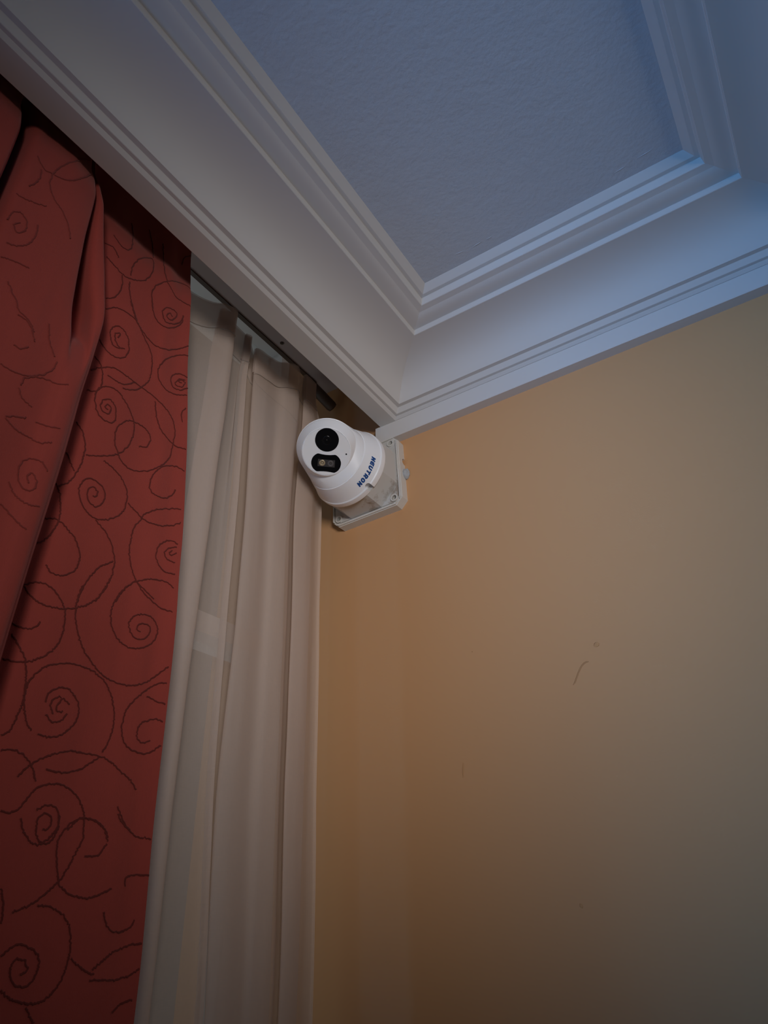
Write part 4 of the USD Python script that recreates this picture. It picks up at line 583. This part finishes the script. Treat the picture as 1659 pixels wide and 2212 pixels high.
SHEER_LEVELS = [
    (1.05, sheer_ctrl(0.25, 0.664, 0.700, 0.7165, 0.852, 0.890, 0.903)),
    (0.985, sheer_ctrl(0.45, 0.662, 0.701, 0.7165, 0.852, 0.892, 0.906)),
    (0.955, sheer_ctrl(0.8, 0.6605, 0.7015, 0.7175, 0.8555, 0.902, 0.918)),
    (0.92, sheer_ctrl(1, 0.6600, 0.702, 0.7180, 0.857, 0.908, 0.938)),
    (0.80, sheer_ctrl(1, 0.6590, 0.706, 0.7225, 0.850, 0.910, 0.941)),
    (0.67, sheer_ctrl(1, 0.6552, 0.709, 0.7267, 0.8455, 0.911, 0.942)),
    (0.47, sheer_ctrl(1, 0.6529, 0.711, 0.7293, 0.852, 0.9122, 0.943)),
    (0.20, sheer_ctrl(1, 0.6491, 0.7196, 0.7250, 0.854, 0.9143, 0.947)),
    (-0.10, sheer_ctrl(1, 0.6538, 0.7372, 0.7400, 0.864, 0.9152, 0.951)),
    (-2.34, sheer_ctrl(1, 0.656, 0.742, 0.745, 0.866, 0.917, 0.953)),
]
TOPY = [0, 2.0, 2.5, 3.0, 4.0, 5.0, 7.0, 10.0, 12.0, 14.0, 16.5, 17.0, 18.0, 22.0, 23.0, 24.0, 26.0, 27.0, 28.0, 28.8, 29.6, 31.0, 34.0, 40.0, 43.0]
TOPZ = [1.0, 0.992, 0.996, 1.006, 1.024, 1.026, 1.024, 1.018, 1.013, 1.008, 1.006, 0.985, 0.970, 0.972, 0.975, 0.978, 0.984, 0.996, 1.008, 1.018, 1.024, 1.030, 1.032, 1.034, 1.034]
ZSH = np.concatenate([np.linspace(1.03, 0.90, 22), np.linspace(0.89, -0.2, 60), np.linspace(-0.35, -2.34, 14)])
SHEER = cloth(SHEER_LEVELS, ZSH, 8, top=lambda y: np.interp(y, TOPY, TOPZ), wob=0.004, seed=9)
M_SHEER = mat("sheer_cream_voile", {
    "g": ("texture_coordinate", {}),
    "m1": ("mapping", {"scale": (60.0, 2600.0, 130.0)}), "m2": ("mapping", {"scale": (60.0, 130.0, 2600.0)}),
    "n1": ("noise_texture", {"scale": 1.0, "detail": 1.0}), "n2": ("noise_texture", {"scale": 1.0, "detail": 1.0}),
    "ad": ("math", {"math_type": "add"}),
    "mr": ("map_range", {"from_min": 0.7, "from_max": 1.3, "to_min": 0.93, "to_max": 1.0}),
    "c": ("hsv", {"color": (0.77, 0.625, 0.535)}),
    "d": ("diffuse_bsdf", {}), "t": ("translucent_bsdf", {}), "tr": ("transparent_bsdf", {"color": (1, 1, 1)}),
    "a": ("mix_closure", {"fac": 0.10}), "b": ("mix_closure", {"fac": 0.43})},
    [("g.object", "m1.vector"), ("g.object", "m2.vector"), ("m1.vector", "n1.vector"), ("m2.vector", "n2.vector"), ("n1.fac", "ad.value1"), ("n2.fac", "ad.value2"),
     ("ad.value", "mr.value"), ("mr.result", "c.value"), ("c.color", "d.color"), ("c.color", "t.color"),
     ("d.BSDF", "a.closure1"), ("t.BSDF", "a.closure2"), ("a.closure", "b.closure1"), ("tr.BSDF", "b.closure2")], "b.closure")
sh = thing("sheer_curtain", "cream sheer curtain in soft pleats between the red curtain and the apricot wall", "curtain")
obj("curtain_panel", grid_mesh(SHEER), M_SHEER, sh, smooth=True)
# header tape: a second layer along the top, with its stitched lower edge
hd = SHEER[:11].copy()
hd[:, :, 0] -= 0.0035
obj("header_tape", grid_mesh(hd), M_SHEER, sh, smooth=True)

st = SHEER[11].copy()
st[:, 0] += 0.0012
st = st[::2] * S + [0, 0, EYE]
obj("header_stitching", tube(st, 0.0006, 5), plain("cream_thread", (0.42, 0.35, 0.30), 0.8), sh)

# curtain rail under the far edge of the pocket board
rl = thing("curtain_rail", "brown plastic curtain rail under the board above the sheer curtain", "curtain rail")
c0, c1 = W(-0.777, -1.3, 1.0800), W(-0.777, 0.955, 1.0800)
obj("rail", box(c0[0] - 0.0055, c0[0] + 0.0010, c0[1], c1[1], c0[2] + 0.0030, c0[2] + 0.0056), M_RAIL, rl)
a, b = W(-0.772, 0.930, 1.060), W(-0.7475, 0.985, 1.016)
obj("rail_end", tube([a, a * 0.97 + b * 0.03, a * 0.6 + b * 0.4, a * 0.1 + b * 0.9, a * 0.02 + b * 0.98, b], [0.004, 0.0085, 0.0090, 0.0090, 0.0075, 0.003], 14), M_RAIL, rl, smooth=40)

# ------------------------------------------------------------------ surveillance camera and its box
ANG = math.radians(1.85)
UX = np.array([math.cos(ANG), 0, math.sin(ANG)]); VZ = np.array([-math.sin(ANG), 0, math.cos(ANG)]); NN = np.array([0, -1.0, 0])
BOXC = W(-0.6575, 1.0, 0.7775)
BM = Gf.Matrix4d(*UX, 0, *VZ, 0, *NN, 0, *BOXC, 1)           # local (u right, v up, n out of the wall), metres
BR = np.stack([UX, VZ, NN], 1)


def octagon(h, c):
    return sg.Polygon([(-h + c, -h), (h - c, -h), (h, -h + c), (h, h - c), (h - c, h), (-h + c, h), (-h, h - c), (-h, -h + c)])


def slab(poly, z0, z1, top_scale=1.0):
    pts = np.array(poly.exterior.coords)[:-1]
    cs = m3.CrossSection([pts.tolist()])
    return m3.Manifold.extrude(cs, z1 - z0, scale_top=(top_scale, top_scale)).translate((0, 0, z0))


def cyl(r, z0, z1, u=0.0, v=0.0, seg=32):
    return m3.Manifold.cylinder(z1 - z0, r, r, seg).translate((u, v, z0))


def plastic(name, color, rough, dirty=None):
    nodes = {"p": ("principled_bsdf", {"roughness": rough, "specular_ior_level": 0.45}),
             "g": ("texture_coordinate", {}), "n": ("noise_texture", {"scale": 26.0, "detail": 6.0, "roughness": 0.65}),
             "r": ("rgb_ramp", {"ramp": [(0.0, color), (0.56, color), (0.66, dirty or color), (1.0, dirty or color)]})}
    return mat(name, nodes, [("g.object", "n.vector"), ("n.fac", "r.fac"), ("r.color", "p.base_color")], "p.BSDF")


M_BOX = plastic("light_grey_plastic", (0.66, 0.64, 0.60), 0.5)
M_LID = plastic("dusty_grey_plastic", (0.56, 0.55, 0.53), 0.55, (0.34, 0.28, 0.23))
M_CAM = plastic("white_camera_plastic", (0.90, 0.91, 0.94), 0.38)
M_BLACK = plain("black_gloss", (0.006, 0.006, 0.007), 0.22, spec=0.35)
M_DARK = plain("black_matt", (0.012, 0.011, 0.011), 0.6)
M_BLUE = plain("blue_print", (0.012, 0.07, 0.26), 0.45)
M_STEEL = plain("dull_steel", (0.20, 0.19, 0.18), 0.45, metallic=0.8)
M_GREY = plain("grey_filler", (0.42, 0.43, 0.44), 0.8, (300.0, 0.6, 0.002))

jb = thing("junction_box", "light grey square plastic junction box screwed to the apricot wall below the cornice", "junction box", BM)
H, HB = 0.0835 * S, 0.0765 * S
RIM, TOP = 0.0235 * S, 0.0715 * S
rim = slab(octagon(H, 0.0145 * S), 0, RIM * 0.85) + slab(octagon(H - 0.0010, 0.0140 * S), RIM * 0.85, RIM)
rim -= slab(octagon(HB + 0.0012, 0.002), RIM - 0.0022, RIM + 0.01)           # shadow gap round the lid
rim -= m3.Manifold.cylinder(0.03, 0.0052, 0.0052, 24).rotate((0, 90, 0)).translate((H - 0.006, 0.0165, 0.0015))
HOLES = [(0.0668 * S, -0.0668 * S), (-0.0668 * S, -0.0668 * S), (0.0668 * S, 0.0668 * S), (-0.0668 * S, 0.0668 * S)]
for u, v in HOLES:
    rim -= cyl(0.0036, 0.004, 0.1, u, v)
obj("back_box", unman(rim), M_BOX, jb, smooth=20)
lid = slab(octagon(HB, 0.040 * S), RIM - 0.0018, TOP, 0.965)
lid = lid ^ m3.Manifold.cylinder(TOP + 0.01, 0.1045 * S, 0.094 * S, 96)
obj("lid", unman(lid), M_LID, jb, smooth=25)
pad = slab(octagon(HB - 0.0004, 0.0125 * S), RIM - 0.0022, RIM - 0.0006)
for u, v in HOLES:
    pad -= cyl(0.0036, 0, 0.1, u, v)
obj("corner_pads", unman(pad), M_LID, jb, smooth=25)
for u, v in HOLES:
    ring = cyl(0.0056, RIM - 0.0010, RIM + 0.0009, u, v) - cyl(0.0037, 0, 0.1, u, v)
    obj("screw_boss", unman(ring), M_BOX, jb, smooth=30)
    head = cyl(0.0034, 0.0035, 0.0055, u, v, 20) - m3.Manifold.cube((0.0052, 0.0010, 0.01), True).translate((u, v, 0.0095)) - m3.Manifold.cube((0.0010, 0.0052, 0.01), True).translate((u, v, 0.0095))
    obj("screw", unman(head), M_STEEL, jb, smooth=30)
plug = trimesh.creation.icosphere(3, 1.0)
plug.vertices *= [0.0060, 0.0085, 0.0060]
plug.vertices += (meshkit.fbm(plug.vertices * 300, 3, 4)[:, None] - 0.5) * 0.004
plug.apply_translation((H + 0.0015, -0.0045, 0.0018))
obj("grey_plug", plug, M_GREY, jb, smooth=True)

# ---- the turret camera, built in the same local frame, standing on the lid
CM = Gf.Matrix4d(*UX, 0, *VZ, 0, *NN, 0, *(BOXC + NN * TOP), 1)
sc = thing("security_camera", "white turret security camera with blue NEUTRON lettering on the junction box", "security camera", CM)


def d2m(prof):                                # wall units, heights above the wall -> metres above the lid
    return [(r * S, n * S - TOP) for r, n in prof]


SKIRT = [(0.0, 0.0716), (0.0800, 0.0716), (0.0818, 0.0726), (0.0822, 0.0745), (0.0820, 0.0835), (0.0812, 0.0850), (0.0797, 0.0862), (0.0785, 0.0890),
         (0.0755, 0.0985), (0.0725, 0.1075), (0.0682, 0.1200), (0.0676, 0.1212), (0.0662, 0.1218), (0.0, 0.1218)]
skirt = man(lathe(d2m(SKIRT), 128))
th = math.radians(-54.0)
cut = m3.Manifold.cylinder(0.06, 0.0042, 0.0042, 24).rotate((0, 90, 0)).translate((0.0480, 0, 0.0862 * S - TOP - 0.0010))
cut += m3.Manifold.cube((0.06, 0.0084, 0.03), False).translate((0.0480, -0.0042, 0.0862 * S - TOP - 0.0310))
skirt -= cut.rotate((0, 0, math.degrees(th)))
obj("base_ring", unman(skirt), M_CAM, sc, smooth=28)

# eyeball: centre and gaze
P0 = np.array([(707.2 - 829.5) / FPX, -(970.2 - 1106) / FPX, 1.0])
pw = CR * P0[0] + CU * P0[1] + CF * P0[2]
seam = pw * (0.8405 / pw[1])                                   # centre of the seam ring, wall units from the lens
ch = P0 / np.linalg.norm(P0)
lat = np.array([-0.311, -0.95, 0.0]); lat -= ch * (lat @ ch); lat /= np.linalg.norm(lat)
gz = -ch * math.cos(math.radians(12.3)) + lat * math.sin(math.radians(12.3))
gw = CR * gz[0] + CU * gz[1] + CF * gz[2]
uw = CU + 0.055 * CR
uw -= gw * (uw @ gw); uw /= np.linalg.norm(uw)
rw = np.cross(uw, gw)                                        # right-hand side as seen from in front
RB, D1, RS = 0.0585, 0.0115, 0.0588
ctr = W(*(seam - gw * D1))
TOL = lambda X: (np.asarray(X) - (BOXC + NN * TOP)) @ BR     # world -> camera-local
EYEM = np.eye(4)
EYEM[:3, :3] = np.stack([BR.T @ rw, BR.T @ uw, BR.T @ gw], 1)
EYEM[:3, 3] = TOL(ctr)


def eye(mesh):
    m = mesh.copy(); m.apply_transform(EYEM); return m


rim_ring = [list(TOL(W(*(seam - gw * 0.0030))) + (BR.T @ (rw * math.cos(a) + uw * math.sin(a))) * RS * S * 1.004) for a in np.linspace(0, 2 * np.pi, 128, endpoint=False)]
rim_ring += [list(TOL(W(*(seam - gw * 0.0014))) + (BR.T @ (rw * math.cos(a) + uw * math.sin(a))) * RS * S * 1.000) for a in np.linspace(0, 2 * np.pi, 128, endpoint=False)]
low_ring = [[0.0664 * S * math.cos(a), 0.0664 * S * math.sin(a), 0.1190 * S - TOP] for a in np.linspace(0, 2 * np.pi, 128, endpoint=False)]
low_ring += [[0.0664 * S * math.cos(a), 0.0664 * S * math.sin(a), 0.1228 * S - TOP] for a in np.linspace(0, 2 * np.pi, 128, endpoint=False)]
obj("neck", unman(m3.Manifold.hull_points(rim_ring + low_ring)), M_CAM, sc, smooth=35)
arc = [(0.054 * math.sin(a), -0.054 * math.cos(a)) for a in np.linspace(0.0, math.pi / 2, 40)]
body = arc + [(RS - 0.003, D1 - 0.004), (0.0, D1 - 0.004)]
obj("eyeball", eye(lathe([(r * S, h * S) for r, h in body], 128)), M_CAM, sc, smooth=30)
D2, RF = 0.0365, 0.0452
cap = [(0.0, D1 - 0.004), (RS - 0.0022, D1 - 0.004), (RS - 0.0009, D1 - 0.0010), (RS - 0.0007, D1 + 0.0010), (0.0576, 0.0150), (0.0555, 0.0192), (0.0530, 0.0240),
       (0.0490, 0.0312), (0.0464, 0.0356), (RF, D2 - 0.0002), (RF - 0.0003, D2), (RF - 0.0005, D2 - 0.0010), (RF - 0.0010, D2 - 0.0010), (RF - 0.0013, D2), (0.0, D2)]
LENS_R, LENS_V = 0.0219, 0.0224
LED_V = -0.0216
capm = man(lathe([(r * S, h * S) for r, h in cap], 128))
capm -= m3.Manifold.cylinder(0.02, LENS_R * S + 0.00025, LENS_R * S + 0.00025, 96).translate((0, LENS_V * S, D2 * S - 0.0012))
# LED window: a stadium with gently waisted long sides
ro = 0.0184
pl = [(0.0093 + ro * math.cos(a), ro * math.sin(a)) for a in np.linspace(-1.15, 1.15, 24)]
pl += [(x, ro * 0.925 - 0.0016 * (1 - (x / 0.0155) ** 2)) for x in np.linspace(0.0145, -0.0145, 13)]
pl += [(-0.0093 - ro * math.cos(a), ro * math.sin(a)) for a in np.linspace(1.15, -1.15, 24)]
pl += [(x, -ro * 0.925 + 0.0012 * (1 - (x / 0.0155) ** 2)) for x in np.linspace(-0.0145, 0.0145, 13)]
led_poly = sg.Polygon(np.array(pl) * S).buffer(0.0004).buffer(-0.0004)
def led_off(d):
    p = sg.polygon.orient(led_poly.buffer(d), 1.0)
    return [np.array(p.exterior.coords)[:-1].tolist()]


TILT = -2.0
capm -= m3.Manifold.extrude(m3.CrossSection(led_off(0.00025)), 0.02).rotate((0, 0, TILT)).translate((0, LED_V * S, D2 * S - 0.0012))
capm -= m3.Manifold.cylinder(0.02, 0.0011, 0.0011, 20).translate((0.0370 * S, -0.0024 * S, D2 * S - 0.003))
obj("front_cover", eye(unman(capm)), M_CAM, sc, smooth=25)
lens = lathe([(r * S, (h + D2) * S) for r, h in [(0, -0.0016), (LENS_R, -0.0016), (LENS_R, -0.0002), (LENS_R - 0.0004, 0.0002), (LENS_R - 0.002, 0.0002), (0.0165, -0.0001),
              (0.0092, -0.0003), (0.0086, -0.0009), (0.0078, -0.0009), (0.0070, -0.0004), (0.004, -0.0002), (0.0018, -0.0001), (0, -0.0001)]], 72)
lens.apply_translation((0, LENS_V * S, 0))
lp_ = obj("lens_window", eye(lens), M_BLACK, sc, smooth=30)
tag(lp_, "round black lens window in the upper half of the camera face")
dot = trimesh.creation.icosphere(2, 0.0005); dot.vertices[:, 2] *= 0.4
dot.apply_translation((0, LENS_V * S, (D2 - 0.0001) * S))
obj("glint_bead", eye(dot), M_STEEL, str(lp_.GetPath()), smooth=True)  # bead modelled as the glint on the lens
ledw = unman(m3.Manifold.extrude(m3.CrossSection(led_off(0.0)), 0.0012).rotate((0, 0, TILT)).translate((0, LED_V * S, D2 * S - 0.0011)))
lw = obj("light_window", eye(ledw), M_BLACK, sc, smooth=30)
tag(lw, "black rounded window with two small lamps in the camera face")
RZ = trimesh.transformations.rotation_matrix(math.radians(TILT), [0, 0, 1])


def on_led(mesh, x, y=0.0):
    m = mesh.copy(); m.apply_translation((x * S, y * S, 0)); m.apply_transform(RZ); m.apply_translation((0, LED_V * S, D2 * S)); return eye(m)


M_TRAY = plain("smoky_reflector", (0.055, 0.050, 0.050), 0.35)
M_BRASS = plain("pale_brass_led", (0.50, 0.40, 0.26), 0.35, metallic=0.4)
M_LEDRING = plain("smoky_led_ring", (0.11, 0.10, 0.10), 0.35)
M_PHOS = plain("led_chip", (0.75, 0.62, 0.38), 0.4)
obj("lamp_tray", on_led(box(-0.0160 * S, 0.0160 * S, -0.0068 * S, 0.0068 * S, 0.0001, 0.00025), 0.0005), M_TRAY, str(lw.GetPath()))
for x, mr_, mc in ((-0.0073, M_BRASS, M_PHOS), (0.0084, M_LEDRING, M_STEEL)):
    r_ = lathe([(0.0024 * S, 0.0002), (0.0030 * S, 0.0005), (0.0044 * S, 0.0006), (0.0055 * S, 0.0004), (0.0058 * S, 0.0002)], 40)
    obj("lamp_ring", on_led(r_, x), mr_, str(lw.GetPath()), smooth=40)
    c_ = trimesh.creation.icosphere(2, 0.0013 * S if mc is M_PHOS else 0.0008 * S); c_.vertices[:, 2] *= 0.5
    c_.apply_translation((0, 0, 0.0004))
    obj("lamp_chip", on_led(c_, x), mc, str(lw.GetPath()), smooth=True)
mic = lathe([(0, D2 * S - 0.0024), (0.00105, D2 * S - 0.0024), (0.00105, D2 * S - 0.0003), (0, D2 * S - 0.0003)], 20)
mic.apply_translation((0.0370 * S, -0.0024 * S, 0))
obj("microphone_hole", eye(mic), M_DARK, sc)

# lettering wrapped on the cone of the base ring; reads clockwise, tops of the letters outwards
SK = np.array(d2m(SKIRT))[7:11]
sl = np.concatenate([[0], np.cumsum(np.linalg.norm(np.diff(SK, axis=0), axis=1))])


def letter(ch, w, h, t):
    """wide block capitals as polygons: strokes of thickness t inside a w x h cell"""
    i = t / 2
    X0, X1, Y0, Y1 = i, w - i, i, h - i
    L = {"N": [[(X0, 0), (X0, h)], [(X0, h - i), (X1, i)], [(X1, 0), (X1, h)]],
         "E": [[(X0, Y0), (X0, Y1)], [(X0, Y0), (w, Y0)], [(X0, h / 2), (w * 0.94, h / 2)], [(X0, Y1), (w, Y1)]],
         "U": [[(X0, h), (X0, Y0 + i), (X0 + i, Y0), (X1 - i, Y0), (X1, Y0 + i), (X1, h)]],
         "T": [[(0, Y1), (w, Y1)], [(w / 2, 0), (w / 2, Y1)]],
         "R": [[(X0, 0), (X0, Y1), (X1 - i, Y1), (X1, Y1 - i), (X1, h * 0.48 + i), (X1 - i, h * 0.40), (X0, h * 0.40)], [(w * 0.52, h * 0.40), (X1, 0)]],
         "O": [[(X0, Y0 + i), (X0 + i, Y0), (X1 - i, Y0), (X1, Y0 + i), (X1, Y1 - i), (X1 - i, Y1), (X0 + i, Y1), (X0, Y1 - i), (X0, Y0 + i)]]}[ch]
    from shapely.ops import unary_union
    return unary_union([sg.LineString(q).buffer(i, cap_style=2, join_style=1) for q in L])


def wrap_text(txt, height, a0, a1, s_base):
    """letters standing on the cone of the base ring, tops towards the flange, reading clockwise from a0 to a1"""
    rr = np.interp(s_base - height * 0.5, sl, SK[:, 0])
    pitch = (a0 - a1) * rr / len(txt)
    parts = []
    for k, ch in enumerate(txt):
        g = letter(ch, pitch * 0.84, height, height * 0.30)
        for pg in getattr(g, "geoms", [g]):
            m = trimesh.creation.extrude_polygon(pg, 0.0004, engine="earcut").subdivide_to_size(height * 0.2)
            v = m.vertices.copy()
            x = k * pitch + v[:, 0] + 0.14 * (v[:, 1] - 0.5 * height)
            s_ = s_base - v[:, 1]
            R = np.interp(s_, sl, SK[:, 0]); Z = np.interp(s_, sl, SK[:, 1])
            j = np.clip(np.searchsorted(sl, s_) - 1, 0, len(SK) - 2)
            tg = (SK[j + 1] - SK[j]) / np.linalg.norm(SK[j + 1] - SK[j], axis=1, keepdims=True)
            off = v[:, 2] - 0.0002
            R = R + tg[:, 1] * off; Z = Z - tg[:, 0] * off
            a = a0 - x / rr
            m.vertices = np.stack([R * np.cos(a), R * np.sin(a), Z], 1)
            parts.append(m)
    return cat(*parts)


tx = wrap_text("NEUTRON", 0.0068, math.radians(-13.5), math.radians(-63.5), 0.0119)
tl = obj("lettering", tx, M_BLUE, sc)
tag(tl, "blue word NEUTRON printed round the camera base")

# marks on the apricot wall
M_MARK = plain("brown_scuff", (0.47, 0.245, 0.105), 0.85)
M_MARK2 = plain("faint_scuff", (0.555, 0.295, 0.128), 0.85)


def scuff(points, r, material):
    p = np.array([W(x, 1.0, z) for x, z in points])
    rr = np.full(len(p), r); rr[0] *= 0.4; rr[-1] *= 0.4
    m = tube(p, rr, 8)
    m.vertices[:, 1] = S + (m.vertices[:, 1] - S) * 0.12
    obj("scuff", m, material, "/World/wall_back", smooth=True)


scuff([(-0.2761, 0.3250), (-0.2795, 0.3252), (-0.2833, 0.3240), (-0.2870, 0.3215), (-0.2905, 0.3175), (-0.2945, 0.3115), (-0.2985, 0.3045), (-0.3020, 0.2985), (-0.3055, 0.2949)], 0.0009, M_MARK)
scuff([(-0.2640, 0.3455), (-0.2615, 0.3470), (-0.2590, 0.3487), (-0.2570, 0.3505)], 0.0026, M_MARK2)
scuff([(-0.4965, 0.2085), (-0.4970, 0.2000), (-0.4976, 0.1940), (-0.4982, 0.1868)], 0.0011, M_MARK2)
scuff([(-0.4645, 0.3790), (-0.4637, 0.3796), (-0.4630, 0.3804)], 0.0009, M_MARK)
scuff([(-0.7143, 0.5452), (-0.7140, 0.5456), (-0.7136, 0.5459)], 0.0007, M_MARK)
scuff([(-0.3445, 0.0105), (-0.3430, 0.0120), (-0.3410, 0.0130)], 0.0022, M_MARK2)


def ridge(points, r):
    p = np.array([W(x, y, 1.0163) for x, y in points])
    m = tube(p, [r * 0.4] + [r] * (len(p) - 2) + [r * 0.4], 6)
    m.vertices[:, 2] = ZC + (m.vertices[:, 2] - ZC) * 0.5
    obj("plaster_ridge", m, M_CEIL, "/World/ceiling", smooth=True)


ridge([(-0.2815, 0.7682), (-0.2730, 0.7676), (-0.2650, 0.7669)], 0.0009)
ridge([(-0.2560, 0.7674), (-0.2500, 0.7676), (-0.2455, 0.7670)], 0.0007)
ridge([(-0.3160, 0.7651), (-0.3080, 0.7660), (-0.3000, 0.7668)], 0.0007)
ridge([(-0.0320, 0.7692), (-0.0220, 0.7684), (-0.0140, 0.7676)], 0.0007)
ridge([(0.0060, 0.7648), (0.0180, 0.7640), (0.0310, 0.7627)], 0.0007)
